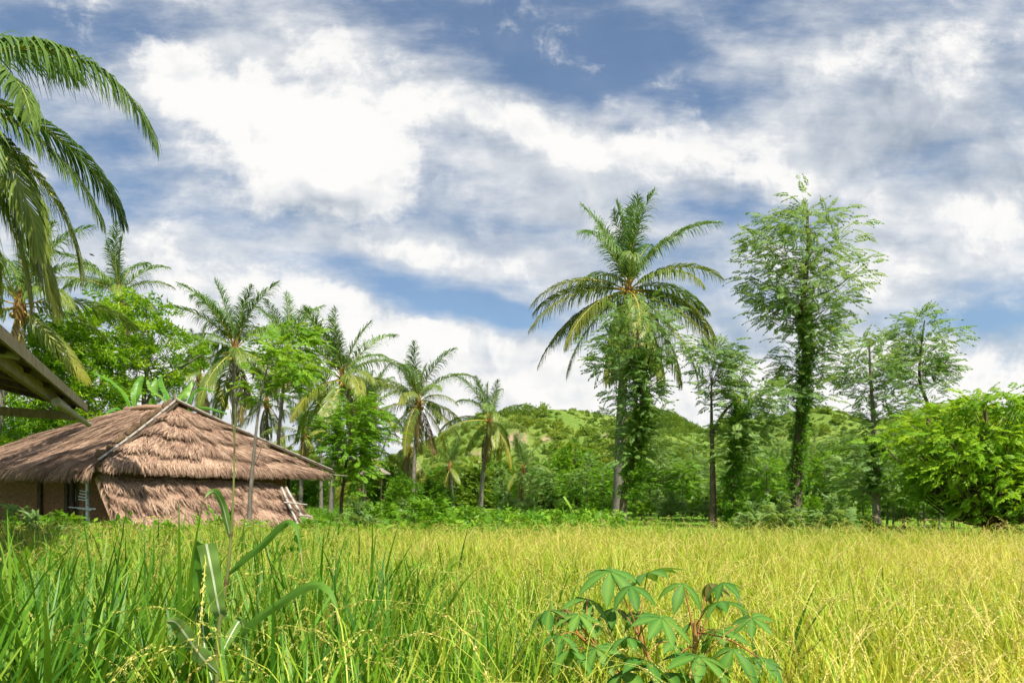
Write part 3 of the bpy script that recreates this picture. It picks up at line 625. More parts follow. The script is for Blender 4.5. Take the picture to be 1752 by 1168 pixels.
for j, (u, d, k, s) in enumerate([(887, 66, 1, .8), (911, 62, 0, .85), (1032, 52, 1, .95), (1086, 55, 4, .9), (1096, 50, 1, 1), (1113, 52, 2, 1.02), (1132, 50, 0, .95), (1152, 54, 4, 1.1), (1168, 49, 1, 1), (1186, 51, 0, 1.05), (1203, 56, 0, .9),
    (1240, 52, 4, 1), (1288, 46, 0, .95), (1310, 44, 1, 1.0), (1330, 48, 2, .85), (1395, 45, 0, 1.05), (1412, 40, 1, 1), (1440, 44, 2, .9), (1462, 38, 0, .9), (860, 70, 0, .8), (940, 60, 4, 1), (975, 58, 1, .9), (1005, 57, 0, .9)]):
    put(protos, k, u, d, s, q.uniform(0, 6.28), 'slim young tree with thin grey trunk in the grove beyond the lawn', 'tree', 'young trees of the grove')
for j, (u, d, k, s) in enumerate([(1478, 31, 1, .75), (1517, 30, 0, .72), (1528, 33, 1, .78), (1546, 30, 3, .7), (1571, 29, 1, .72), (1582, 33, 0, .75), (1607, 31, 3, .75), (1632, 29, 1, .7), (1456, 33, 4, .9)]):
    put(protos, k, u, d, s, q.uniform(0, 6.28), 'thin trunked young tree crowded beside the round bushy tree', 'tree', 'young trees near the bushy tree')
for j, (u, d, k, s) in enumerate([(985, 76, 0, 1.25), (920, 78, 1, 1.1), (1045, 80, 4, 1.0), (955, 84, 3, 1.2), (1110, 74, 1, .9), (1160, 78, 0, 1.0), (1215, 74, 4, .9), (1250, 66, 1, .9), (1295, 70, 4, 1.1), (1345, 66, 0, 1.1), (1400, 62, 4, 1.2), (1440, 58, 0, 1.1),
    (1480, 56, 1, 1.1), (1525, 52, 2, .95), (1560, 56, 1, 1.1), (1610, 54, 4, 1.1), (1660, 50, 1, 1.1), (1720, 48, 0, 1.1), (1780, 50, 1, 1.1), (850, 82, 0, 1.1), (800, 86, 1, 1.1), (760, 88, 0, 1.0), (1025, 72, 3, .9), (880, 72, 3, .85), (1190, 68, 3, .9), (1085, 66, 3, .9), (1320, 60, 3, .9), (1500, 45, 3, .9), (1385, 72, 2, 1.0), (1275, 82, 2, 1.0)]):
    put(dense, k, u, d, s, q.uniform(0, 6.28), 'rounded leafy tree in the thicket at the foot of the hill', 'tree', 'trees of the thicket')
# palms' undergrowth trees on the left
for j, (u, d, k, s, lab) in enumerate([(660, 62, 1, .9, 'deep green bush in the palm grove, under the drooping palm fronds'), (690, 55, 0, .55, 'rounded bush between the palms, beside a small grey thatch roof'), (520, 66, 1, 1.0, 'dark bush behind the hut roof tip, under the palms'), (440, 60, 3, 1.1, 'low dark bush behind the hut roof, under the palms'), (330, 46, 4, .8, 'pale bush behind the hut ridge and banana leaves'), (740, 60, 3, .8, 'low deep green bush by the short palms')]):
    put(dense, k, u, d, s, q.uniform(0, 6.28), lab, 'bush', None)

# ================================================================== PALMS
def frond_mesh(name, e0, bend, nl, seed, pw=1.3, droop=.55, lmax=.20, w=.011, miss=.06, vee=.3, sw=0.0):
    q = np.random.default_rng(seed); s = np.linspace(0, 1, 34); th = np.radians(e0 - bend * s ** pw); ds = 1 / 33
    x = np.concatenate([[0], np.cumsum(np.cos(th[1:]) * ds)]); z = np.concatenate([[0], np.cumsum(np.sin(th[1:]) * ds)]); y = sw * s ** 2
    P = np.stack([x, y, z], 1); T = nrm(np.gradient(P, axis=0)); mb = MB()
    tube(P[::2], np.linspace(.0085, .0018, 17), 4, np.linspace(0, 1, 17), 0, mb, cap=False); tip = [np.repeat(s[::2], 4)]
    for sd in (-1, 1):
        si = np.sort(np.clip(np.linspace(.13, 1, nl) + q.uniform(-.4, .4, nl) / nl, .12, 1)); si = si[(q.uniform(size=nl) > miss) & (np.sin(si * q.uniform(25, 45) + q.uniform(0, 6)) < .965)]; n = len(si); f = si * 33; i = np.minimum(f.astype(int), 32); fr = (f - i)[:, None]
        p = P[i] * (1 - fr) + P[i + 1] * fr; t = T[i]; N = nrm(np.cross(t, np.array([0, 1.0, 0]))); N = N * np.where(np.abs(t[:, :1]) > 2, 1, -1); up = np.cross(np.tile([0, 1.0, 0], (n, 1)), t) * -1
        a = np.radians(38 + 30 * si + q.normal(size=n) * 6)[:, None]; a = np.radians(90) - a
        d0 = nrm(np.array([0, sd, 0]) * np.sin(a) + t * np.cos(a) + up * vee * q.uniform(.3, 1.2, (n, 1)))
        l = (lmax * (.42 + .58 * np.sin(math.pi * np.clip((si - .08) / 1.0, 0, 1) ** .75)) * np.where(si > .86, 1 - (si - .86) * 3.4, 1) * q.uniform(.85, 1.1, n))[:, None]
        dr = droop * q.uniform(.6, 1.5, (n, 1)); pts = [p]; dk = d0
        for k, fl in enumerate((.34, .34, .32)):
            pts.append(pts[-1] + dk * l * fl); dk = nrm(dk + np.array([0, 0, -1.0]) * dr * (.7 + .5 * k))
        pts = np.stack(pts, 1); wv = nrm(t - (t * d0).sum(1, keepdims=True) * d0)[:, None]; ww = (w * np.array([.6, 1, .8, .12]))[None, :, None] * q.uniform(.8, 1.2, (n, 1, 1))
        V = np.stack([pts - wv * ww, pts + wv * ww], 2).reshape(-1, 3); b = (np.arange(n) * 8)[:, None, None] + (np.arange(3) * 2)[None, :, None] + np.array([0, 1, 3, 2])[None, None]
        mb.add(V, b.reshape(-1, 4), np.repeat(np.clip(.5 + q.normal(size=n) * .14, 0, 1), 8), 1); tip.append(np.repeat(si, 8))
    me = mb.mesh(name, [M['rachis'], M['frond']]); a = me.attributes.new('tip', 'FLOAT', 'POINT'); a.data.foreach_set('value', np.concatenate(tip).astype(np.float32)); return me
ARCH = [(88, 14, .5), (80, 30, .6), (70, 48, .7), (56, 66, .8), (42, 74, 1.0), (24, 74, 1.2), (4, 62, 1.3), (-16, 50, 1.3), (-36, 40, 1.2), (-54, 30, 1.1)]
FR = [[frond_mesh('frond', e, b_, 98, 100 + k * 2 + r_, droop=dr * 1.35, w=.0050, lmax=.255, miss=.16, vee=.35 if k < 5 else .1, sw=(-.06, .08)[r_]) for r_ in range(2)] for k, (e, b_, dr) in enumerate(ARCH)]
NUT = ball(MB(), (0, 0, 0), .13, .5, 0, 8, 5, 1.2).mesh('coconut', M['coconut'])
HEART = tube([[0, 0, -.5], [0, 0, -.1], [0, 0, .35], [.03, 0, .9]], [.15, .24, .17, .03], 8).mesh('crown_fibre', M['fibre'])
def palm(label, u, v, d, L, ub=None, n=26, seed=0, age=.5, lean_y=0.0, nuts=5, r0=.17, group='coconut palms', hang=1.0, up=1.0, extra=()):
    q = np.random.default_rng(seed); ub = u if ub is None else ub; top = at(u, v, d); bx, by = (ub - U0) / F * d, d + lean_y
    o = empty('coconut_palm', (bx, by, 0)); tag(o, label, 'palm', group); t = np.array([top[0] - bx, -lean_y, top[2]])
    P = curve([0, 0, -.1], [t[0] * .18, t[1] * .2, t[2] * .35], [t[0] * .6, t[1] * .6, t[2] * .72], t, n=40); s = np.linspace(0, 1, 40)
    rr = r0 * (1 - .38 * s) * (1 + .7 * np.exp(-s * 25)) * (1 + .05 * (np.arange(40) % 2)); link('trunk', tube(P, rr, 10).mesh('trunk', M['palm_bark']), o)
    link('crown_fibre', HEART, o, t, None, (1.1, 1.1, 1.1)); az = q.uniform(0, 6.28)
    n = int(n * .84)
    for i in range(n):
        f = i / (n - 1); k = int(np.clip(round((f ** (.92 / up)) * 9 * min(1, .92 * hang) + q.uniform(-.6, .6)), 0, 9)); az += 2.39996 + q.uniform(-.25, .25)
        fo = link('frond', FR[k][q.integers(0, 2)], o, t + np.array([0, 0, .28 - .03 * k]), (q.uniform(-.4, .4), q.uniform(-.12, .12), az), L * q.uniform(.74, 1.1) * (1 if k > 1 else .86))
        fo.color = (np.clip((f - .35) * 1.4, 0, 1) * age * q.uniform(.5, 1.4), 0, 0, 1)
    for (k, a_, l_) in extra:
        fo = link('frond', FR[k][q.integers(0, 2)], o, t + np.array([0, 0, .1]), (q.uniform(-.2, .2), 0, R(a_)), l_); fo.color = (age * q.uniform(.5, .9) * (1.4 if 150 < a_ < 220 else 1) * (k > 3), 0, 0, 1)
    for i in range(3):
        fo = link('frond', FR[9][i % 2], o, t + np.array([0, 0, -.05]), (q.uniform(-.3, .3), R(18), q.uniform(0, 6.28)), L * q.uniform(.6, .85)); fo.color = (.3, q.uniform(.6, 1), 0, 1)
    for i in range(nuts):
        a = q.uniform(0, 6.28); link('coconut', NUT, o, t + np.array([math.cos(a) * .34, math.sin(a) * .34, -.25 - q.uniform(0, .3)]))
    return o
palm('tall coconut palm standing alone at the field edge, a leafy tree clinging to its trunk', 1075, 500, 41, 6.1, 1062, 24, 5, .8, 1.0, 4, .33, None, 1.0, 1.0, [(7, 172, 6.9), (6, 196, 6.6), (7, 215, 6.4), (8, 185, 6.3), (7, -8, 6.9), (6, 14, 6.8), (8, -25, 6.8), (8, 20, 6.6), (9, 240, 6.2), (9, -60, 6.2), (5, 186, 6.2), (4, 8, 6.0), (0, 30, 5.5), (0, 150, 5.4), (0, 270, 5.3)])
palm('coconut palm with upright tuft rising above the light airy tree', 205, 508, 52, 5.4, 215, 20, 2, .5, 0, 4, .18, 'palms behind the hut', .78)
palm('tall dark coconut palm straight behind the hut ridge', 402, 602, 44, 5.2, 400, 26, 3, .5, 0, 8, .2, 'palms behind the hut', 1.0)
palm('coconut palm half hidden by a leafy sapling, second behind the hut', 493, 596, 56, 4.9, 470, 22, 4, .5, 0, 5, .17, 'palms behind the hut', .95)
palm('coconut palm with wide star-shaped crown above the slim drooping tree', 586, 652, 47, 5.3, 566, 30, 6, .9, 0, 8, .18, 'palms behind the hut', 1.0)
palm('yellowish coconut palm in the middle of the grove, leaning slightly', 716, 690, 58, 5.2, 706, 28, 7, .9, 0, 5, .19, 'palms behind the hut', 1.0)
palm('short coconut palm with a leaning trunk at the end of the row, before the hill', 838, 722, 56, 4.6, 822, 24, 8, .9, 0, 3, .2, 'palms behind the hut', 1.05)
palm('coconut palm crown showing dark beside the plank roof corner', 34, 528, 30, 4.6, -20, 22, 9, .6, 0, 4, .18, 'palms behind the hut', .9)
for j, (u, v, d, L, lab) in enumerate([(548, 700, 62, 4.6, 'short palm hidden in the grove right behind the star-shaped palm'), (640, 700, 64, 4.8, 'hanging palm between the star-shaped palm and the yellowish palm'), (456, 690, 60, 4.8, 'palm hanging yellow fronds just behind the hut roof slope'), (700, 772, 66, 4.2, 'low palm drooping under the yellowish palm'), (896, 806, 64, 3.7, 'smallest low palm beside the short leaning palm'), (770, 800, 70, 3.4, 'low drooping palm left of the short leaning palm'), (520, 745, 54, 4.4, 'low palm with yellow hanging fronds over the hut roof tip'), (340, 640, 58, 4.6, 'palm glimpsed between the airy tree and the tall dark palm'), (620, 770, 58, 4.2, 'drooping palm behind the slim drooping tree')]):
    palm(lab, u, v, d, L, u + rng.uniform(-6, 6), 20, 30 + j, 1.0, 0, 2, .17, 'palms behind the hut', 1.15, .8)
# ---- near palm at the picture edge: its fronds reach in from outside
NB = [frond_mesh('frond', e, b_, 130, 300 + k, pw, dr * 1.35, .265, .0052, .05, ve, sw) for k, (e, b_, pw, dr, ve, sw) in enumerate([(46, 118, 1.15, 1.2, .1, 0), (20, 86, 1.1, 1.0, .1, .05), (-6, 66, 1.2, .9, .1, 0), (-28, 56, 1.3, .8, .1, -.05), (62, 70, 1.4, .6, .3, 0), (-48, 38, 1.2, .9, .1, .04)])]
def near_palm():
    d = 14.5; top = at(-128, 172, d); o = empty('coconut_palm', (top[0] - .7, d + .4, 0)); tag(o, 'near coconut palm whose dark fronds reach in from the picture edge over the plank roof', 'palm'); t = np.array([.7, -.4, top[2]])
    link('trunk', tube(curve([0, 0, -.1], [.05, -.05, 3], [.4, -.2, 7], t, n=40), .2 * (1 - .35 * np.linspace(0, 1, 40)) * (1 + .05 * (np.arange(40) % 2)), 12).mesh('trunk', M['palm_bark']), o); link('crown_fibre', HEART, o, t)
    for k, az, L, age, rl in [(0, 6, 5.5, .05, .1), (1, -22, 4.3, .1, -.3), (2, 14, 4.2, .1, .15), (3, -12, 4.6, .35, .1), (3, 24, 5.0, .4, -.2), (5, 4, 4.9, .6, .2), (5, -34, 5.0, .8, 0), (5, 40, 4.7, .9, .2), (2, -44, 4.4, .15, .2), (1, 48, 4.6, 0, 0),
                           (0, 130, 5.4, 0, 0), (0, 200, 5.4, 0, 0), (4, 80, 5, 0, 0), (4, 170, 5, 0, 0), (4, 290, 4.6, 0, 0), (1, 150, 5, 0, 0), (2, 230, 5, .2, 0), (3, 180, 5, .4, 0), (3, 110, 5, .5, 0), (5, 250, 5, .6, 0), (1, 265, 5, 0, 0)]:
        fo = link('frond', NB[k], o, t + np.array([0, 0, .25]), (rl, 0, R(az)), L); fo.color = (age, 0, 0, 1)
    for a in range(6): link('coconut', NUT, o, t + np.array([math.cos(a) * .36, math.sin(a) * .36, -.3]))
near_palm()

# ================================================================== THATCHED HUT
HA, HB = np.array([.466, .884, 0]), np.array([-.884, .466, 0]); HC = np.array([-10.9, 18.5, 0]); HANG = math.atan2(HB[1], HB[0])
def hp(a, b, z): return HC + HA * a + HB * b + np.array([0, 0, z])
hut_loc = hp(4.25, 4, 0); hut = empty('thatched_hut', hut_loc)
tag(hut, 'brown thatched hut with hipped grass roof and woven walls beside the rice field', 'hut')
def L_(p): return np.asarray(p) - hut_loc
E1, E2, E3, E4 = hp(0, 0, 2.28), hp(8.5, 0, 2.24), hp(8.5, 8, 2.4), hp(0, 8, 2.46); R1, R2 = hp(4.25, 2.7, 4.45), hp(4.25, 5.3, 4.52)
def thatch_face(e0, e1, t1, t0, edges, step, nstr, seed, base=.06, thick=.22, slen=.5, jit=.12, wave=.03, fringe=1.0, sag=.0, flare=0.0, lw=(.010, .030)):
    """thatch on a roof face: a lumpy slab in overlapping courses, loose straw on it and a fringe along its lower edge"""
    q = np.random.default_rng(seed); e0, e1, t1, t0 = [np.asarray(x, float) for x in (e0, e1, t1, t0)]; nx, ny = 90, 44
    nor = np.cross(e1 - e0, (t0 + t1) / 2 - e0); nor = nrm(nor); nor = nor if nor[2] > 0 else -nor
    ph = q.uniform(0, 6.28, 8)
    def off(s, t):
        w = wave * (np.sin(s * 17 + ph[0]) + .6 * np.sin(s * 41 + ph[1]) + .4 * np.sin(s * 83 + ph[5])); tt = np.clip(t + w * np.clip(t * 12, 0, 1), 0, 1); o = np.zeros_like(tt)
        for k in range(len(edges)):
            a, b = edges[k], (edges[k + 1] if k + 1 < len(edges) else 1.0001); m = (tt >= a) & (tt < b); o = np.where(m, step * (1 - (tt - a) / (b - a)), o)
        return base + o + .025 * np.sin(s * 23 + ph[2]) * np.sin(t * 9 + ph[3]) + .018 * np.sin(s * 61 + t * 5 + ph[4]) + .014 * np.sin(s * 120 + ph[6]) * np.sin(t * 31 + ph[7])
    def S(s, t): 
        lo = e0 + (e1 - e0) * s[..., None]; hi = t0 + (t1 - t0) * s[..., None]; p = lo + (hi - lo) * t[..., None]
        p = p - np.array([0, 0, 1.0]) * (sag * np.sin(np.pi * t) * 1.0)[..., None] ; return p
    s, t = np.meshgrid(np.linspace(0, 1, nx), np.linspace(0, 1, ny)); P = S(s, t); top = P + nor * off(s, t)[..., None]; bot = P - nor * (thick * .5)
    idx = np.arange(nx * ny).reshape(ny, nx); f = np.stack([idx[:-1, :-1], idx[:-1, 1:], idx[1:, 1:], idx[1:, :-1]], -1).reshape(-1, 4)
    V = np.vstack([top.reshape(-1, 3), bot.reshape(-1, 3)]); o = nx * ny
    rim = np.concatenate([idx[0], idx[1:, -1], idx[-1, -2::-1], idx[-2:0:-1, 0]]); rn = np.roll(rim, -1); rf = np.stack([rim, rn, rn + o, rim + o], -1)
    tint = np.tile((.5 + .25 * np.sin(s * 70 + ph[2]) * np.sin(t * 3 + ph[1])).ravel(), 2)
    slab = MB(); slab.add(V - hut_loc, np.vstack([f, f[:, ::-1] + o, rf]), tint)
    # straw
    st = MB(); n = nstr; W0, W1 = np.linalg.norm(e1 - e0), np.linalg.norm(t1 - t0)
    tt = q.uniform(.02, 1, n * 2); tt = tt[q.uniform(size=n * 2) < (W0 + (W1 - W0) * tt) / max(W0, W1)][:n]; ss = q.uniform(.004, .996, len(tt)); n = len(tt)
    kf = int(n * .38 * fringe); tt[:kf] = q.uniform(0, .035, kf)
    for k, e in enumerate(edges[1:]):
        a = kf + k * int(n * .07); tt[a:a + int(n * .07)] = e + q.uniform(-.005, .04, int(n * .07))
    p0 = S(ss, tt) + nor * (off(ss, tt) + q.uniform(-.01, .02, n))[:, None]; dn = nrm(S(ss, tt * 0) - S(ss, tt * 0 + 1)); al = nrm(e1 - e0)
    fl = flare * np.sin(ss * 9 + ph[3] + tt * 6); dirv = nrm(dn + al * (q.normal(size=n) * jit + fl)[:, None]); ln = slen * q.uniform(.5, 1.15, n); fr = np.zeros(n); fr[:kf] = 1
    dirv = nrm(dirv + np.array([0, 0, -1]) * (fr * q.uniform(.2, .9, n))[:, None]); ln = np.where(fr > 0, ln * .75, ln)
    mid = p0 + dirv * (ln * .5)[:, None] + nor * q.uniform(.0, .03, n)[:, None]; d2 = nrm(dirv + np.array([0, 0, -.35]) * fr[:, None] + q.normal(size=(n, 3)) * .07); end = mid + d2 * (ln * .5)[:, None] + nor * (q.uniform(-.01, .035, n) * (1 - fr))[:, None]
    wv = nrm(np.cross(dirv, nor)); ww = q.uniform(lw[0], lw[1], n)[:, None]
    V = np.stack([p0 - wv * ww * .5, p0 + wv * ww * .5, mid - wv * ww * .45, mid + wv * ww * .45, end - wv * ww * .1, end + wv * ww * .1], 1); b = (np.arange(n) * 6)[:, None, None] + np.array([[0, 1, 3, 2], [2, 3, 5, 4]])[None]
    st.add(V.reshape(-1, 3) - hut_loc, b.reshape(-1, 4), np.repeat(np.clip(.5 + q.normal(size=n) * .27, 0, 1), 6)); return slab, st
def add_thatch(nm, *a, **k):
    slab, st = thatch_face(*a, **k); o = link(nm, slab.mesh(nm, M['thatch']), hut); s = link('straw', st.mesh('straw', M['straw'], False), o); s['kind'] = 'stuff'; return o
add_thatch('thatch_slope', E1, E2, R1 + HA * .05, R1 - HA * .05, [0, .22, .50, .74], .15, 17000, 1, flare=.3, wave=.03, jit=.2)['label'] = 'front triangular slope of shaggy layered thatch'
add_thatch('thatch_slope', E4, E1, R1, R2, [0, .55], .05, 11000, 2, jit=.06, slen=.8, wave=.035)['label'] = 'smooth combed side slope of thatch above the door'
add_thatch('thatch_slope', E2, E3, R2, R1, [0, .3, .65], .1, 2500, 3)
add_thatch('thatch_slope', E3, E4, R2 - HA * .05, R2 + HA * .05, [0, .4], .1, 1800, 4)
add_thatch('thatch_skirt', hp(.05, -.66, .70), hp(7.0, -.78, .62), hp(6.3, .3, 1.95), hp(.1, .3, 2.05), [0, .40, .74], .17, 12000, 5, slen=.42, jit=.32, wave=.06, thick=.16, fringe=1.3)['label'] = 'lower ragged thatch skirt hanging below the main roof'
# ridge cap
cap = MB(); q = np.random.default_rng(4)
for k in range(5):
    z = (k % 2) * .03; tube(curve(L_(R1 + [.05, -.05, .04 + z]), L_((R1 + R2) / 2 + np.array([0, 0, .07 + z]) + HA * (k - 2) * .1), L_(R2 + [-.05, .05, .03 + z]), n=14), .05 + .05 * q.uniform(size=14), 7, .35, 0, cap)
link('ridge_cap', cap.mesh('ridge_cap', M['thatch']), hut)
# hip poles: split bamboo tied along the two front hips
def hip(a, b, side, specs):
    for (o1, o2, z0, z1, r, tint, m) in specs:
        link('hip_pole', bamboo(L_(a + side * o1 + [0, 0, z0]), L_(b + side * o2 + [0, 0, z1]), r, 9, None, tint, -.04).mesh('hip_pole', M[m]), hut)
hip(R1, E1 - HA * .12 - HB * .1, HA, [(.02, .02, .28, .20, .040, .42, 'bamboo'), (.14, .13, .24, .14, .05, .25, 'timber_dark')])
hip(R1, E2 + HA * .35 - HB * .1, HB, [(-.05, -.05, .28, .16, .045, .45, 'timber_dark'), (.10, .12, .34, .25, .06, .5, 'timber_dark'), (.03, .03, .37, .27, .028, .5, 'bamboo')])
for e, sgn, m in ((E1, -1, 15), (E2, 1, 15)):                     # dark bound bundles along the hips
    for k in range(m):
        f = (k + .5 + rng.uniform(-.45, .45)) / m; p = R1 + (e - R1) * f + np.array([0, 0, .24]); s_ = HB if sgn < 0 else HB
        t = MB(); c = L_(p + s_ * (.16 if sgn < 0 else .22)); d_ = nrm(np.asarray(e - R1)) * .16
        tube(curve(c - d_, c + [0, 0, .05], c + d_ + rng.normal(size=3) * .03, n=5), np.array([.03, .10, .12, .10, .03]) * rng.uniform(.55, 1.25), 6, .2, 0, t); link('thatch_bundle', t.mesh('thatch_bundle', M['thatch_dark']), hut)
link('roof_stick', tube([L_(E2 + HA * .1 + [0, 0, .1]), L_(E2 + HA * 1.0 + HB * -.2 + [0, 0, .06])], [.02, .012], 5).mesh('roof_stick', M['timber_pale']), hut)
link('roof_stick', tube([L_(R1 + [0, 0, .1]), L_(R1 + [0.02, 0, .55])], [.03, .025], 6).mesh('roof_stick', M['timber']), hut)
# walls: the side below the combed slope carries the door
def wallpart(nm, b0, b1, z0, z1, m, a=.9, th=.05, lab=None):
    w = MB(); box(w, ((b1 - b0) / 2, 0, (z1 - z0) / 2), b1 - b0, th, z1 - z0); o = link(nm, w.mesh(nm, M[m], False), hut, L_(hp(a, b0, z0)), (0, 0, HANG))
    if lab: o['label'] = lab
    return o
wallpart('wall', .75, 2.35, .3, 2.6, 'weave'); wallpart('wall', 4.42, 7.3, .3, 2.6, 'weave'); wallpart('door', 3.02, 4.24, .3, 2.02, 'weave', .93, .04, 'woven bamboo door panel in dark frame'); wallpart('wall', 2.98, 4.3, 2.14, 2.6, 'weave', .9)
wallpart('door_frame', 2.86, 3.02, .3, 2.3, 'timber_dark', .88, .1); wallpart('door_frame', 4.24, 4.42, .3, 2.3, 'timber_dark', .88, .1); wallpart('door_lintel', 3.02, 4.24, 2.02, 2.14, 'timber_dark', .88, .1); wallpart('plank', 2.35, 2.86, .3, 2.5, 'timber_dark', .9, .05)
M['sticker'] = mat('sticker', lambda K: K.finish(K.ramp(K.noise(9, 3), [(.4, (.45, .62, .70)), (.62, (.12, .33, .42))]), .5, .3)); M['paper'] = mat('paper', lambda K: K.finish((.75, .74, .70), .6, .2))
wallpart('poster', 2.52, 2.70, 1.38, 1.75, 'sticker', .87, .006, 'small pale blue notice stuck on the door plank'); wallpart('poster', 2.38, 2.44, 1.98, 2.06, 'paper', .87, .006)
w = MB(); box(w, L_(hp(4.1, .72, 1.45)), 6.3, .05, 2.2, np.stack([HA, HB, [0, 0, 1]], 1)); link('wall', w.mesh('wall', M['weave'], False), hut)
w = MB(); box(w, L_(hp(7.3, 4, 1.45)), .05, 6.4, 2.2, np.stack([HA, HB, [0, 0, 1]], 1)); link('wall', w.mesh('wall', M['weave'], False), hut)
w = MB(); box(w, L_(hp(4.1, 7.3, 1.45)), 6.3, .05, 2.2, np.stack([HA, HB, [0, 0, 1]], 1)); link('wall', w.mesh('wall', M['weave'], False), hut)
for a, b in ((.85, .7), (.85, 2.6), (.85, 7.3), (7.35, .68), (7.35, 7.3), (4.1, .68), (.3, 6.0)):
    link('post', tube([L_(hp(a, b, 0)), L_(hp(a, b, 1.2)), L_(hp(a, b, 2.45))], [.075, .07, .065], 8).mesh('post', M['timber_dark']), hut)
for k, a in enumerate(np.linspace(.5, 6.7, 12)): link('skirt_stake', tube([L_(hp(a, -.5 + rng.uniform(-.06, .06), 0)), L_(hp(a + rng.uniform(-.08, .08), -.45, .8))], [.03, .025], 6).mesh('skirt_stake', M['timber_pale']), hut)
# leaning bamboo at the corner by the door
o = link('bamboo_post', bamboo(L_(hp(.28, .92, 0)), L_(hp(.3, 1.0, 1.95)), .055, 6, None, .9).mesh('bamboo_post', M['bamboo_pale']), hut); o['label'] = 'pale bamboo corner post with crosspieces'
for (z, b0, b1) in ((1.2, .45, 1.75), (1.17, .6, 1.35), (1.42, .75, 1.3), (1.5, .8, 1.3), (1.58, .8, 1.25), (1.66, .8, 1.22), (1.9, .85, 1.2)):
    link('crosspiece', bamboo(L_(hp(.18, b0, z)), L_(hp(.24, b1, z + .04)), .018, 3, None, .8).mesh('crosspiece', M['bamboo_pale']), hut)
link('rail', bamboo(L_(hp(.0, 2.6, .42)), L_(hp(1.9, -.72, .78)), .03, 5, None, .7).mesh('rail', M['bamboo']), hut)

# bamboo trestle leaning at the far end of the hut
def wpole(o, nm, p, q_, r=.03, m='bamboo', tint=.85, nodes=5):
    l = np.array(o.location); return link(nm, bamboo(p - l, q_ - l, r, nodes, None, tint).mesh(nm, M[m]), o)
dT = 23.2; tr = empty('bamboo_trestle', (at(520, 900, dT)[0], dT, 0)); tag(tr, 'leaning bamboo trestle of crossed poles at the end of the hut', 'trestle')
def gnd(u, d): return np.array([(u - U0) / F * d, d, -.05])
for a, b in (((489, 833), (543, 0)), ((481, 833), (525, 0))):
    g1 = gnd(b[0], dT - .1); wpole(tr, 'pole', at(a[0], a[1], dT + .3), g1, .045)
for (u0, v0, u1, v1) in ((486, 859, 526, 863), (512, 881, 536, 883), (514, 886, 532, 887), (507, 896, 542, 897)):
    wpole(tr, 'rung', at(u0, v0, dT), at(u1, v1, dT - .05), .026)

# ================================================================== PLANK ROOF at the picture edge
K0 = np.array([-7.9, 13.0, 3.14]); ed = nrm(np.array([2.8, -6.0, 0])); inn = np.array([-.906, -.423, .26]); LEN = 9.3
nh = empty('open_shelter', (K0[0] - 2, K0[1] - 4, 0)); tag(nh, 'weathered open shelter roof corner with timber beams jutting in at the picture edge', 'shelter'); nl = np.array(nh.location)
def npart(nm, p0, p1, w, h, m): t = MB(); beam(t, p0 - nl, p1 - nl, w, h); return link(nm, t.mesh(nm, M[m], False), nh)
up = nrm(np.cross(ed, inn)); up = up if up[2] > 0 else -up
t = MB(); c = [K0 + inn * .03, K0 + ed * LEN + inn * .03, K0 + ed * LEN + inn * 4, K0 + inn * 4]; V = np.array([x + up * .10 for x in c] + [x + up * .02 for x in c]) - nl
t.add(V, [[0, 1, 2, 3], [7, 6, 5, 4], [0, 4, 5, 1], [1, 5, 6, 2], [2, 6, 7, 3], [3, 7, 4, 0]]); link('roof', t.mesh('roof', M['thatch_dark'], False), nh)
npart('fascia_board', K0 + up * .05 - ed * .02, K0 + ed * LEN + up * .05, .035, .14, 'timber')
npart('purlin', K0 + inn * .20 + [0, 0, -.10] + ed * .3, K0 + inn * .20 + ed * LEN + [0, 0, -.10], .07, .16, 'timber')
for k in range(7):
    e = .5 + k * 1.35; npart('rafter', K0 + ed * e + inn * .1 + [0, 0, -.02], K0 + ed * e + inn * 3.6 + [0, 0, -.02], .06, .07, 'timber_dark')
npart('tie_beam', K0 + inn * .12 + ed * .25 + [0, 0, -.16], K0 + inn * 3.6 + ed * .25 + [0, 0, -.95], .08, .15, 'timber')
npart('splice_plate', K0 + inn * .08 + ed * 2.6 + [0, 0, -.15], K0 + inn * .08 + ed * 1.0 + [0, 0, -.18], .03, .12, 'timber_pale')
link('eave_pole', bamboo(K0 + inn * .06 + ed * 2.9 + [0, 0, -.20] - nl, K0 + inn * .02 - ed * .62 + [0, 0, -.20] - nl, .055, 4, None, .6).mesh('eave_pole', M['timber_pale']), nh)
link('bamboo_purlin', bamboo(at(32, 607, 7.75) - nl, at(-120, 590, 7.4) - nl, .05, 4, None, .9).mesh('bamboo_purlin', M['bamboo']), nh)
for e, i_ in ((.25, 1.9), (5, 1.9), (9, 1.9), (.25, 3.6), (9, 3.6)):
    p = K0 + ed * e + inn * i_; link('post', tube([np.array([p[0], p[1], 0]) - nl, np.array([p[0], p[1], p[2] + .02]) - nl], [.08, .07], 8).mesh('post', M['timber_dark']), nh)

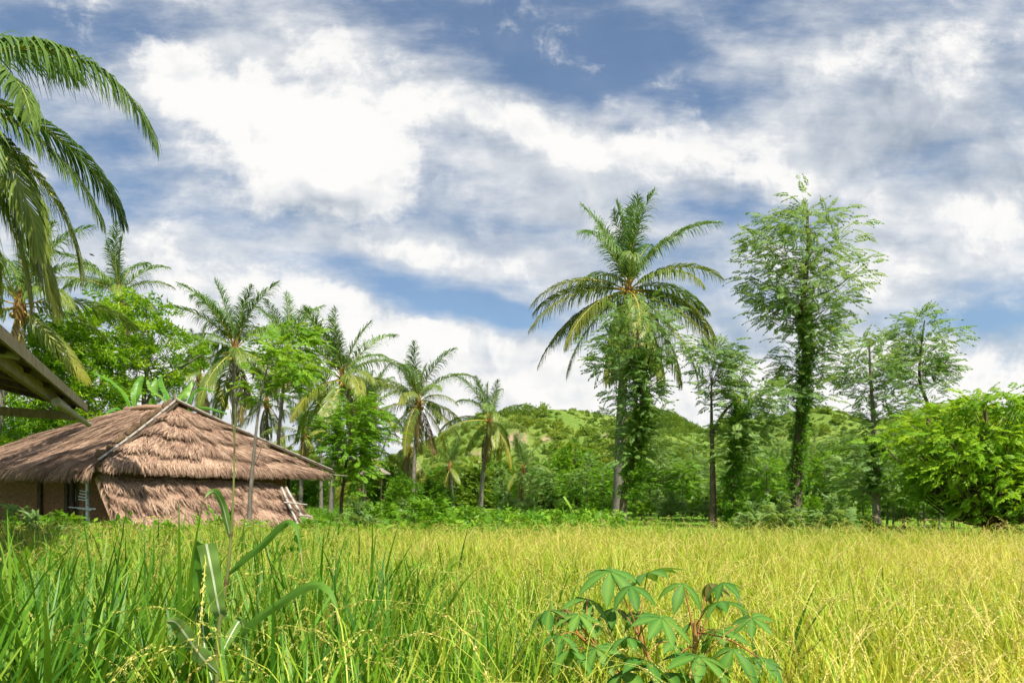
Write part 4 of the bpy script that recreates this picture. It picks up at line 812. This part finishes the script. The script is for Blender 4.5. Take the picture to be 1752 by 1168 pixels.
# small grey thatch shelter deep in the palm grove
d = 56; sp = empty('field_shelter', ((641 - U0) / F * d, d, 0)); tag(sp, 'small grey thatched shelter roof half hidden in the palm grove', 'shelter'); zt = CAMZ + (HV - 798) / F * d; ze = CAMZ + (HV - 809) / F * d
t = MB(); r_ = 1.15; n_ = 14; a_ = np.linspace(0, 6.283, n_, endpoint=False); ring = np.stack([np.cos(a_) * r_ * 1.1, np.sin(a_) * r_, np.full(n_, ze) + rng.normal(size=n_) * .04], 1); rg2 = ring * [.35, .35, 0] + [0, 0, zt]
j = np.arange(n_); t.add(np.vstack([ring, rg2, ring - [0, 0, .12]]), np.vstack([np.stack([j, (j + 1) % n_, n_ + (j + 1) % n_, n_ + j], 1), np.stack([2 * n_ + j, 2 * n_ + (j + 1) % n_, (j + 1) % n_, j], 1)])); t.add(np.vstack([rg2, [[0, 0, zt + .12]]]), np.stack([j, (j + 1) % n_, np.full(n_, n_)], 1))
M['thatch_grey'] = thatch('thatch_grey', ((.12, .10, .08), (.26, .22, .18), (.40, .35, .30)), False); link('roof', t.mesh('roof', M['thatch_grey']), sp)
for a_ in (.8, 2.4, 3.9, 5.5): link('post', tube([[math.cos(a_) * .9, math.sin(a_) * .9, 0], [math.cos(a_) * .9, math.sin(a_) * .9, ze + .1]], .05, 6).mesh('post', M['timber_dark']), sp)

# ================================================================== BANANA PLANTS
def banana_leaf(pts, w, seed, tint=.5, notch=.12):
    """big blade along a path: strips on both sides of a midrib, torn here and there"""
    q = np.random.default_rng(seed); n = 26; P = curve(*pts, n=n); T = nrm(np.gradient(P, axis=0)); S = nrm(np.cross(T, [0.25, 0.1, 1.0])); U = np.cross(S, T); mb = MB(); s = np.linspace(0, 1, n)
    tube(P, np.linspace(.022, .005, n), 5, .9, 0, mb, cap=False); ww = w * np.clip(np.sin(np.pi * np.clip(s * .93 + .05, 0, 1)) ** .55, .05, 1) * .5
    for sd in (-1, 1):
        for k in range(2, n - 1):
            tear = q.uniform(0, notch); dz = q.uniform(-.08, .02) * w; a, b = P[k], P[k + 1]
            oa = S[k] * sd * ww[k] + U[k] * (-.16 * w) + [0, 0, dz]; ob = S[k + 1] * sd * ww[k + 1] + U[k + 1] * (-.16 * w) + [0, 0, dz]; oa = oa + (ob - oa + b - a) * tear
            mb.add([a, b, b + ob * .5 + U[k] * .05 * w, a + oa * .5 + U[k] * .05 * w, b + ob, a + oa], [[0, 1, 2, 3], [3, 2, 4, 5]], tint + q.uniform(-.1, .1))
    return mb
def banana(label, u, d, leaves, hstem, seed):
    o = empty('banana_plant', ((u - U0) / F * d, d, 0)); tag(o, label, 'banana plant'); l = np.array(o.location)
    link('stem', tube([[0, 0, -.05], [.02, 0, hstem * .5], [0, 0, hstem]], [.13, .11, .06], 9, .6).mesh('stem', M['banana']), o)
    for k, (w, tint, rows) in enumerate(leaves):
        pts = [np.array([0, 0, hstem - .1])] + [at(a, b, d + c) - l for a, b, c in rows]; link('leaf', banana_leaf(pts, w * (.75 if hstem > 1 else 1), seed + k, tint).mesh('leaf', M['banana']), o)
banana('banana plant with an arching serrated leaf, behind the hut roof ridge', 238, 29, [(.42, .4, [(222, 690, 0), (196, 655, .2), (162, 637, .4)]), (.5, .5, [(232, 690, 0), (236, 660, .3), (243, 640, .5)]), (.45, .6, [(262, 690, -.3), (266, 662, -.2), (268, 646, 0)]), (.4, .45, [(210, 705, -.5), (190, 700, -.8), (180, 710, -1)])], 3.4, 500)
banana('banana plant with broad bright leaves right behind the hut roof peak', 300, 28, [(.55, .7, [(308, 690, 0), (318, 668, .2), (328, 652, .4)]), (.55, .5, [(292, 690, 0), (280, 660, .2), (276, 640, .3)]), (.45, .4, [(320, 690, .2), (340, 664, .4), (366, 668, .3)]), (.45, .35, [(320, 705, 0), (350, 696, -.1), (388, 706, -.2)]), (.5, .8, [(285, 690, -.3), (262, 668, -.4), (254, 650, -.3)])], 3.6, 520)
banana('small young banana plant with one pale upright leaf at the field edge', 992, 30, [(.42, .95, [(986, 886, 0), (977, 866, 0), (966, 848, .1)]), (.34, .45, [(1002, 892, 0), (1015, 888, -.1), (1026, 876, 0)]), (.32, .4, [(1004, 898, 0), (1018, 894, -.2), (1030, 892, -.3)]), (.3, .5, [(982, 893, 0), (970, 890, 0), (958, 892, 0)])], .55, 540)

# ================================================================== RICE, GRASS, WEEDS
def panicle(mb, q, h, rad):
    a = q.uniform(0, 6.283); d = np.array([math.cos(a), math.sin(a), 0]); az = q.uniform(0, 6.283); r = rad * math.sqrt(q.uniform()); n = 16; s = np.linspace(0, 1, n)
    th = q.uniform(.05, .2) + q.uniform(1.7, 2.7) * np.clip((s - .50) / .42, 0, 1) ** 1.3; st = h / (n - 1) * 1.16; z = np.concatenate([[0], np.cumsum(np.cos(th[1:]) * st)]); x = np.concatenate([[0], np.cumsum(np.sin(th[1:]) * st)])
    P = np.array([math.cos(az) * r, math.sin(az) * r, 0]) + d * x[:, None] + np.array([0, 0, 1]) * z[:, None]; sd = np.array([-d[1], d[0], 0]); ribbon(P[:12], np.linspace(.005, .003, 12), sd, .55, mb, 0)
    k0 = 11; ribbon(P[k0:], np.linspace(.0025, .0015, n - k0), sd, .35, mb, 1); m = 74; f = q.uniform(.78, 1, m) * (n - 1); i = np.minimum(f.astype(int), n - 2); p = P[i] + (P[i + 1] - P[i]) * (f - i)[:, None]; T = nrm(P[i + 1] - P[i])
    o = nrm(q.normal(size=(m, 3))); p = p + o * q.uniform(.001, .008, m)[:, None] - [0, 0, .003]; g = nrm(T * 1.2 + o * .3 + [0, 0, -.2]); w = nrm(np.cross(g, o)); l, ww = .0095, .0026
    V = np.stack([p, p + g * l * .5 + w * ww, p + g * l, p + g * l * .5 - w * ww], 1).reshape(-1, 3); mb.add(V, np.arange(4 * m).reshape(-1, 4), np.repeat(q.uniform(.15, .9, m), 4), 1)
def rice_variant(seed, nb=22, npn=3):
    q = np.random.default_rng(seed); mb = MB(); blades(mb, q, nb, .50, .98, .0205, .20, .85, .08, (.15, .85)); 
    for k in range(npn): panicle(mb, q, q.uniform(1.02, 1.24), .06)
    return mb
q = np.random.default_rng(21); sp_ = .20; gx, gy = np.meshgrid(np.arange(-14.5, 16.5, sp_), np.arange(-.8, 15.6, sp_)); X = (gx + q.uniform(-.07, .07, gx.shape)).ravel(); Y = (gy + q.uniform(-.07, .07, gy.shape)).ravel()
k = (Y < far_edge(X)) & (np.abs(X) < .80 * Y + 2.2) & (np.hypot(X, Y) > .85); X, Y = X[k], Y[k]; n = len(X)
ripe = .5 + (vnoise(X, Y, 3.5, 2) - .5) * .6 + q.normal(size=n) * .17 + .24 * np.clip((X + .6) / 3, -1.2, .6) * np.clip(1.6 - Y / 12, .4, 1) + .10 * np.clip((Y - 5) / 5, -1, 1); s = q.uniform(.80, 1.14, n) * (.92 + .2 * vnoise(X, Y, 2.5, 4)); keep = ~((X < .2) & (Y < 4.2) & (q.uniform(size=n) < np.clip(.85 - .5 * np.maximum(X + 1, 0), 0, 1))); X, Y, ripe, s = X[keep], Y[keep], ripe[keep], s[keep]; n = len(X); near = (X < .1) & (X > -3) & (Y > 1.5) & (Y < 3.6); s = np.where(near & (q.uniform(size=n) < .5), s * 1.3, s)
X = np.concatenate([X, q.uniform(-1.9, -.1, 20), q.uniform(-.1, 1.6, 8)]); Y = np.concatenate([Y, q.uniform(1.6, 2.7, 20), q.uniform(1.7, 2.4, 8)]); s = np.concatenate([s, q.uniform(1.15, 1.32, 28)]); ripe = np.concatenate([ripe, q.uniform(.05, .3, 28)]); k = ((np.abs(X + 1.27) > .14) | (Y > 3)) & ~((X > .05) & (X < 1.4) & (Y > 2.0) & (Y < 3.7) & (q.uniform(size=len(X)) < .7)); X, Y, s, ripe = X[k], Y[k], s[k], ripe[k]; n = len(X)
scatter('rice_field', [rice_variant(600 + j) for j in range(9)], [M['rice_leaf'], M['rice_grain']], np.stack([X, Y, 0 * X], 1), np.stack([q.normal(size=n) * .11, q.normal(size=n) * .11, q.uniform(0, 6.28, n)], 1), np.stack([s, s, s], 1), np.clip(ripe, .05, .95))
tag(bpy.data.objects['rice_field'], 'ripening yellow-green rice plants with drooping ears filling the field', 'rice')
# tall green grass in the near corner, thinner elsewhere in the field
def tall_variant(seed, n, h0, h1, w): return blades(MB(), np.random.default_rng(seed), n, h0, h1, w, .24, .62, .07, (.1, .9), 0, 7)
X = np.concatenate([q.uniform(-4.6, .3, 800), q.uniform(-2.2, .6, 480), q.uniform(-8, 9, 170), q.uniform(-9, -2.5, 330)]); Y = np.concatenate([q.uniform(1.5, 6, 800), q.uniform(1.2, 3.2, 480), q.uniform(3, 14, 170), q.uniform(5, 12, 330)])
k = (np.abs(X) < .8 * Y + .6) & (Y < far_edge(X)) & ~((np.abs(X + 1.25) < .35) & (Y < 3.1)) & ~((np.abs(X - .7) < .75) & (Y < 3.4)); X, Y = X[k], Y[k]; n = len(X); s = q.uniform(.72, 1.12, n) * np.where(X < -.6, 1.0, .84) * np.where((Y < 3) & (X > -.9), .9, 1) * np.where((X < -1.3) & (Y < 3.4), 1.15, 1)
scatter('tall_grass', [tall_variant(700 + j, 6, .8, 1.35, (.018, .030, .044, .026)[j % 4]) for j in range(8)], [M['grass_green']], np.stack([X, Y, 0 * X], 1), np.stack([q.normal(size=n) * .1, q.normal(size=n) * .1, q.uniform(0, 6.28, n)], 1), np.stack([s, s, s], 1), np.clip(.34 + q.normal(size=n) * .19, 0, 1))
tag(bpy.data.objects['tall_grass'], 'tall green grass blades standing among the rice in front', 'grass')
# rough grass beyond the field
def rough_variant(seed, n=16): return blades(MB(), np.random.default_rng(seed), n, .25, .7, .014, .45, .8, .16, (.1, .9), 0, 4)
N = 26000; Y = 13 + 47 * q.uniform(size=N) ** 1.7; X = q.uniform(-1, 1, N) * (.85 * Y + 3); lawn = (Y > 27) & (X > -6)
k = (Y > far_edge(X) - .4); hx = (np.stack([X, Y], 1) - HC[:2]); ha, hb = hx @ HA[:2], hx @ HB[:2]; k &= ~((ha > .2) & (ha < 8) & (hb > -.2) & (hb < 7.8)); X, Y, lawn = X[k], Y[k], lawn[k]; n = len(X)
s = np.where(lawn, q.uniform(.22, .5, n), q.uniform(.7, 1.35, n) * (.7 + .6 * vnoise(X, Y, 5, 8))) * np.where(X > 3, .65, 1)
scatter('rough_grass', [rough_variant(720 + j) for j in range(6)], [M['grass_green']], np.stack([X, Y, 0 * X], 1), np.stack([0 * X, 0 * X, q.uniform(0, 6.28, n)], 1), np.stack([s * 1.2, s * 1.2, s], 1), np.clip(.58 + q.normal(size=n) * .14 + (vnoise(X, Y, 8, 3) - .5) * .4, 0, 1))
tag(bpy.data.objects['rough_grass'], 'rough green grass beyond the rice field up to the trees', 'grass')
# leafy weeds
def weed_variant(seed, n, h):
    q = np.random.default_rng(seed); mb = MB(); ns = 6; a = q.uniform(0, 6.28, ns); r = q.uniform(.05, .3, ns); st = np.stack([np.cos(a) * r, np.sin(a) * r, q.uniform(.5, 1, ns) * h], 1)
    for p in st: tube([[p[0] * .3, p[1] * .3, 0], p * [.7, .7, .6], p], [.008, .006, .003], 3, .4, 0, mb, cap=False)
    k = q.integers(0, ns, n); f = q.uniform(.3, 1, n)[:, None]; P = st[k] * f * [1, 1, 1] ; o = np.stack([q.normal(size=n), q.normal(size=n), .15 + 0 * f[:, 0]], 1); P = P + nrm(o) * .07
    place(mb, tuft(5, .13, .055, .8, .2, seed), P, basis(o, q.normal(size=n) * .4), q.uniform(.7, 1.3, n), .5 + q.uniform(-.25, .25, n)); return mb
N = 2600; Y = 13.5 + 26 * q.uniform(size=N) ** 1.5; X = q.uniform(-1, 1, N) * (.8 * Y + 2); u = U0 + F * X / Y; dens = np.where((u > 540) & (u < 1060), .75, .12) * np.where(Y > 28, .35, 1)
k = (q.uniform(size=N) < dens) & (Y > far_edge(X) + .1); hx = (np.stack([X, Y], 1) - HC[:2]); ha, hb = hx @ HA[:2], hx @ HB[:2]; k &= ~((ha > -.2) & (ha < 8.4) & (hb > -.8) & (hb < 7.8)); X, Y = X[k], Y[k]
X = np.concatenate([X, q.uniform(-8, -.8, 130), q.uniform(-12, -5, 130)]); Y = np.concatenate([Y, q.uniform(5, 10, 130), q.uniform(9, 17, 130)]); k = (np.abs(X) < .8 * Y + 1); X, Y = X[k], Y[k]; hx = (np.stack([X, Y], 1) - HC[:2]); n = len(X)
s = q.uniform(.7, 1.35, n) * np.where(Y < 12, .85, 1.0) * np.where(X / Y > .16, .6, 1)
scatter('weeds', [weed_variant(740 + j, 46, .85) for j in range(6)], [M['weed']], np.stack([X, Y, 0 * X], 1), np.stack([0 * X, 0 * X, q.uniform(0, 6.28, n)], 1), np.stack([s, s, s], 1), np.clip(.5 + q.normal(size=n) * .16, 0, 1))
tag(bpy.data.objects['weeds'], 'leafy green weeds along the far edge of the rice field', 'weeds')

# ---- cassava bushes along the field edge (things), then the near cassava leaf by leaf
def star(n=6, l=.5, w=.17, droop=.55, seed=0):
    q = np.random.default_rng(seed); ls = []
    for k in range(n):
        a = -2.3 + 4.6 * k / (n - 1); dr = droop * q.uniform(.7, 1.3); d = np.array([math.cos(a), math.sin(a), -dr]); ls.append(leaflet([0, 0, 0], d, w, l * (1 - .25 * abs(a) / 2.3), np.array([0, 0, 1.]), .2))
    return template(ls, q.uniform(-.06, .06, n))
STAR = [star(6, .55, .18, .5, k) for k in range(3)]; bush = []
for k, (h, hw, lf) in enumerate([(1.5, .75, 'leaf_soft'), (1.25, .8, 'leaf_bright'), (1.7, .7, 'leaf_bright')]):
    a, b = make_tree(np.array([[.25 * h, 0, hw * .6], [.6 * h, 0, hw], [.85 * h, 0, hw * .7], [h, 0, hw * .2]]), [[0, 0, 0], [.05, 0, .5 * h], [0, 0, .9 * h]], .03, 34, 5, STAR, .42, .16, M[lf], M['bark_brown'], 90 + k, rise=.8)
    o = empty('cassava_bush', (0, 0, 0)); link('stem', a, o); link('crown', b, o); bush.append([o, False])
q = np.random.default_rng(33)
LB = {0: 'pale', 1: 'bright green', 2: 'tall bright green'}
for (u, d, k, s, lab) in [(1338, 22, 0, 1.05, 'pale leafy cassava bush in front of the vine wrapped tallest tree'), (1292, 24, 0, .85, 'smaller pale cassava bush left of the tallest tree'), (1428, 21, 0, 1.0, 'pale cassava bush between the tallest and the slender pale tree'), (1480, 22, 1, .7, 'low green cassava bush at the foot of the slender pale tree'), (1590, 17, 1, .5, 'tiny green cassava bush at the rice edge before the bushy tree'),
    (942, 22, 1, .85, 'rounded bright cassava bush beside the small banana plant'), (880, 24, 1, .75, 'low bright cassava bush left of the small banana plant'), (742, 20, 2, .95, 'tall leafy cassava bush under the yellowish palm'), (700, 23, 0, .9, 'pale cassava bush in the weeds under the palms'), (655, 22, 2, .85, 'bright cassava bush right of the slim drooping tree'), (612, 20, 0, .9, 'pale cassava bush at the foot of the slim drooping tree'), (800, 24, 2, .75, 'bright cassava bush before the short leaning palm'), (545, 21, 1, .75, 'low bright bush beside the bamboo trestle'),
    (112, 16.2, 1, .95, 'small bright leafy bush before the hut door'), (24, 17, 0, .85, 'pale leafy bush at the left picture edge below the hut eave'), (262, 16.6, 1, .55, 'tiny bright bush under the hut thatch skirt, nearer the door'), (322, 17.3, 2, .5, 'tiny upright bush in front of the middle of the thatch skirt'), (60, 14, 0, .8, 'leafy bush in the grass near the left picture edge')]:
    put(bush, k, u, d, s, q.uniform(0, 6.28), lab, 'bush', 'cassava bushes')
for (u, d) in [(905, 46), (960, 50), (1018, 44), (1046, 48), (1100, 43), (1124, 46), (1146, 42), (1178, 45), (1205, 42), (1236, 44), (1278, 38), (1302, 41), (1352, 43), (1384, 38), (1404, 42), (1450, 36), (1470, 39), (1552, 34), (1596, 36), (1630, 33), (870, 48)]:
    put(bush, int(q.integers(0, 3)), u + q.uniform(-6, 6), d, q.uniform(.75, 1.25), q.uniform(0, 6.28), 'low green shrub among the thin trunks at the lawn edge', 'bush', 'shrubs at the lawn edge')

def cassava_leaf(seed, n, l, w, droop):
    """palmate leaf, hub at the origin: folded leaflets with a crease, curving down"""
    q = np.random.default_rng(seed); mb = MB(); m = 7
    for k in range(n):
        a = -2.45 + 4.9 * k / (n - 1) + q.uniform(-.08, .08); ll = l * (1 - .30 * (abs(a) / 2.45) ** 2) * q.uniform(.9, 1.08); s = np.linspace(0, 1, m); th = -(droop * .35 + droop * .9 * s) + q.uniform(-.12, .12)
        r = np.concatenate([[0], np.cumsum(np.cos(th[1:]) * ll / (m - 1))]); z = np.concatenate([[0], np.cumsum(np.sin(th[1:]) * ll / (m - 1))]); d = np.array([math.cos(a), math.sin(a), 0]); sd = np.array([-d[1], d[0], 0])
        P = d * r[:, None] + np.array([0, 0, 1]) * z[:, None]; ww = (w * np.array([.10, .42, .80, 1.0, .90, .52, .03]))[:, None]; V = np.stack([P - sd * ww * .5 + [0, 0, .10 * w], P, P + sd * ww * .5 + [0, 0, .10 * w]], 1)
        V[:, 0, 2] += .16 * ww[:, 0] - .1 * w; V[:, 2, 2] += .16 * ww[:, 0] - .1 * w; i = (np.arange(m - 1) * 3)[:, None]; t = np.clip(.5 + q.uniform(-.1, .1) + np.array([-.06, .30, -.02]), 0, 1)
        mb.add(V.reshape(-1, 3), np.vstack([i + [0, 1, 4, 3], i + [1, 2, 5, 4]]), np.tile(t, m))
    return mb
def near_cassava():
    d0 = 3.5; o = empty('cassava_plant', (at(1165, 0, d0)[0], d0, 0)); tag(o, 'dark green cassava plant with fingered leaves standing in the rice in front', 'plant'); l = np.array(o.location)
    st = curve([0, 0, -.02], [.02, .02, .4], [.06, -.02, .8], at(1190, 1060, d0) - l, n=16); link('stem', tube(st, np.linspace(.017, .010, 16), 7, np.linspace(.2, .5, 16)).mesh('stem', M['petiole']), o)
    st2 = curve([0, 0, .35], at(1120, 1150, d0) - l, at(1085, 1070, d0 + .1) - l, n=10); link('stem', tube(st2, np.linspace(.012, .008, 10), 6, .3).mesh('stem', M['petiole']), o); st3 = curve([0, 0, .3], at(1060, 1160, d0) - l, at(985, 1080, d0 - .1) - l, n=10); link('stem', tube(st3, np.linspace(.011, .007, 10), 6, .3).mesh('stem', M['petiole']), o)
    S = [st, st2, st3]; kinds = [cassava_leaf(800 + k, (7, 6, 7, 5, 6)[k], .19, .060, (.55, .7, .42, .85, .6)[k]).mesh('leaf', M['cassava']) for k in range(5)]; yk = [cassava_leaf(820 + k, 7, .13, .034, 1.05).mesh('leaf', M['cassava_young']) for k in range(2)]
    q = np.random.default_rng(44)
    for (u, v, dd, k, si, y) in [(1044, 976, .15, 0, 1, 0), (1078, 1002, -.1, 1, 1, 0), (1108, 979, .25, 2, 1, 0), (1168, 998, .05, 3, 0, 0), (1212, 997, .2, 0, 0, 1), (1236, 996, .1, 1, 0, 0), (1232, 1028, -.15, 4, 0, 0), (1131, 1056, -.3, 2, 1, 0), (938, 1042, .05, 3, 2, 0), (964, 1041, .15, 1, 2, 1), (990, 1050, .0, 0, 2, 0), (958, 1086, -.25, 4, 2, 0), (1074, 1089, -.3, 1, 1, 0), (1254, 1110, -.25, 3, 0, 0),
        (1286, 1056, .05, 2, 0, 0), (1050, 1040, .3, 3, 1, 0), (1020, 1108, -.2, 0, 2, 0), (1104, 1128, -.35, 4, 1, 0), (1180, 1066, .3, 1, 0, 0), (1196, 1122, -.3, 2, 0, 0), (1150, 1098, .1, 0, 1, 0), (1010, 1064, .2, 2, 2, 0), (1092, 1050, .35, 4, 1, 0), (1226, 1080, .3, 0, 0, 0), (1060, 1150, -.3, 2, 2, 0), (1140, 1150, -.3, 1, 0, 0), (975, 1110, -.3, 3, 2, 0), (1005, 1025, .25, 4, 2, 0), (1300, 1125, -.2, 1, 0, 0)]:
        p = at(u, v, d0 + dd) - l; s_ = S[si]; b = s_[int(np.clip(round((.55 + .4 * q.uniform()) * (len(s_) - 1)), 0, len(s_) - 1))]; az = math.atan2(p[1] - b[1], p[0] - b[0]); mid = (p + b) / 2 + [0, 0, .03]
        link('petiole', tube(curve(b, mid, p, n=6), np.linspace(.0042, .0028, 6), 5, q.uniform(0, .6)).mesh('petiole', M['petiole']), o)
        link('leaf', (yk if y else kinds)[k % (2 if y else 5)], o, p, (q.uniform(-.35, .45), q.uniform(-.4, .4), -math.pi / 2 + q.uniform(-.5, .5) if v < 1070 else az), q.uniform(.72, 1.2))
near_cassava()

def maize():
    d = 3.0; o = empty('maize_plant', (at(366, 0, d)[0], d, 0)); tag(o, 'maize plant with tall bare stalk and broad folded leaves in front of the hut', 'plant'); l = np.array(o.location)
    P = curve([-.02, 0, -.02], at(368, 1300, d) - l, at(371, 1168, d) - l, at(374, 1080, d) - l, at(388, 990, d) - l, at(394, 930, d) - l, at(399, 850, d) - l, at(403, 690, d) - l, n=60)
    rr = np.interp(np.linspace(0, 1, 60), [0, .4, .62, .8, 1], [.012, .010, .0075, .0055, .0022]) * np.where(np.arange(60) % 11 == 0, 1.35, 1); link('stalk', tube(P, rr, 8, np.interp(np.arange(60) % 11, [0, 1, 10], [.0, .35, .6])).mesh('stalk', M['maize_stalk']), o)
    for k, (rows) in enumerate([[(403, 730), (407, 702), (411, 690)], [(402, 760), (397, 720), (394, 700)]]): link('tassel_branch', tube(curve(*[at(a, b, d) - l for a, b in rows], n=6), np.linspace(.003, .0015, 6), 4, .3).mesh('tassel_branch', M['maize_stalk']), o)
    def leaf(w, rows, tint, tw=0.0, fold=.22, rib=1, cut=0):
        pts = [at(a, b, d + c) - l for a, b, c in rows]; n = 30; P = curve(*pts, n=n); T = nrm(np.gradient(P, axis=0)); s = np.linspace(0, 1, n); view = nrm(P + l - np.array([0, 0, CAMZ])); S = nrm(np.cross(T, view)); N_ = np.cross(S, T)
        c, sn = np.cos(tw), np.sin(tw); S, N_ = S * c + N_ * sn, N_ * c - S * sn; ww = (w * np.clip((np.minimum(.55 + s * 2.2, 1.3 * (1 - s ** 2.6)), .6 + .4 * s, 1.02 - s ** 2.2)[cut], .03, 1))[:, None]; wav = .11 * np.sin(s * 23)[:, None] * ww
        offs = [(-.5, fold), (-.06, .01), (.06, .01), (.5, fold)]; V = np.stack([P + S * ww * a + N_ * (ww * b + wav * (1 if abs(a) > .2 else 0)) for a, b in offs], 1); mb = MB(); i = (np.arange(n - 1) * 4)[:, None]
        tt = np.clip(tint * .8 + .05 * np.sin(s * 9), 0, .84); tt = np.where((s > .93) & (cut != 1), 1.0, tt); mb.add(V.reshape(-1, 3), i + [0, 1, 5, 4], np.repeat(tt, 4), 0); mb.f.append((i + [2, 3, 7, 6]).astype(int)); mb.m.append(np.zeros(n - 1, int)); mb.f.append((i + [1, 2, 6, 5]).astype(int)); mb.m.append(np.full(n - 1, rib, int)); link('leaf', mb.mesh('leaf', [M['maize'], M['maize_rib']]), o)
    leaf(.030, [(394, 920, 0), (388, 892, -.02), (380, 862, -.05), (370, 843, -.09), (360, 842, -.13), (350, 852, -.17)], .7, .3)
    leaf(.078, [(378, 1060, 0), (372, 1030, -.03), (363, 980, -.05), (353, 930, -.06)], .78, .12, .06, 1, 1)
    leaf(.064, [(349, 931, -.058), (343, 942, -.03), (339, 975, -.01), (340, 1010, .0), (346, 1050, .02)], .4, .1, .06, 0, 2)
    leaf(.031, [(392, 980, 0), (412, 962, -.05), (446, 933, -.12), (478, 903, -.18), (495, 893, -.22), (510, 910, -.26), (519, 978, -.30)], .35, .5, .14, 0)
    leaf(.035, [(384, 1120, 0), (412, 1085, -.1), (450, 1050, -.18), (492, 1022, -.26), (530, 1001, -.33), (556, 1004, -.38), (574, 1030, -.42), (579, 1068, -.45)], .45, .45, .14, 0)
    leaf(.060, [(372, 1150, -.01), (344, 1122, -.08), (318, 1086, -.15), (300, 1064, -.2), (282, 1062, -.26)], .85, .1, .15)
    leaf(.040, [(373, 1130, 0), (398, 1080, .05), (412, 1062, .09), (419, 1090, .13), (424, 1168, .15)], .7, .2)
    leaf(.05, [(370, 1190, 0), (352, 1120, .06), (346, 1060, .1), (340, 1040, .14), (332, 1075, .18)], .3, .3)
maize()

# tiny bird against the sky
def bird():
    p = at(157, 436, 45); mb = MB(); b = [(-.16, .01), (-.1, .03), (0, .045), (.08, .035), (.13, .026), (.17, .008)]; tube([[x, 0, 0] for x, _ in b], [r for _, r in b], 8, .3, 0, mb)
    for sd in (-1, 1): mb.add([[.06, sd * .02, .01], [-.05, sd * .02, .01], [.03, sd * .17, .06], [-.05, sd * .15, .06], [-.03, sd * .30, .03]], np.array([[0, 2, 3, 1]]), .3); mb.f.append(np.array([[2, 4, 3]]) + mb.n - 5); mb.m.append(np.zeros(1, int))
    mb.add([[-.14, -.012, 0], [-.14, .012, 0], [-.26, .04, 0], [-.26, -.04, 0]], [[0, 1, 2, 3]], .3); o = link('bird', mb.mesh('bird', mat('feather', lambda K: K.finish((.035, .03, .03), .7, .2))), None, p, (R(15), R(18), R(20))); tag(o, 'tiny dark bird flying in the sky above the palms', 'bird')
bird()
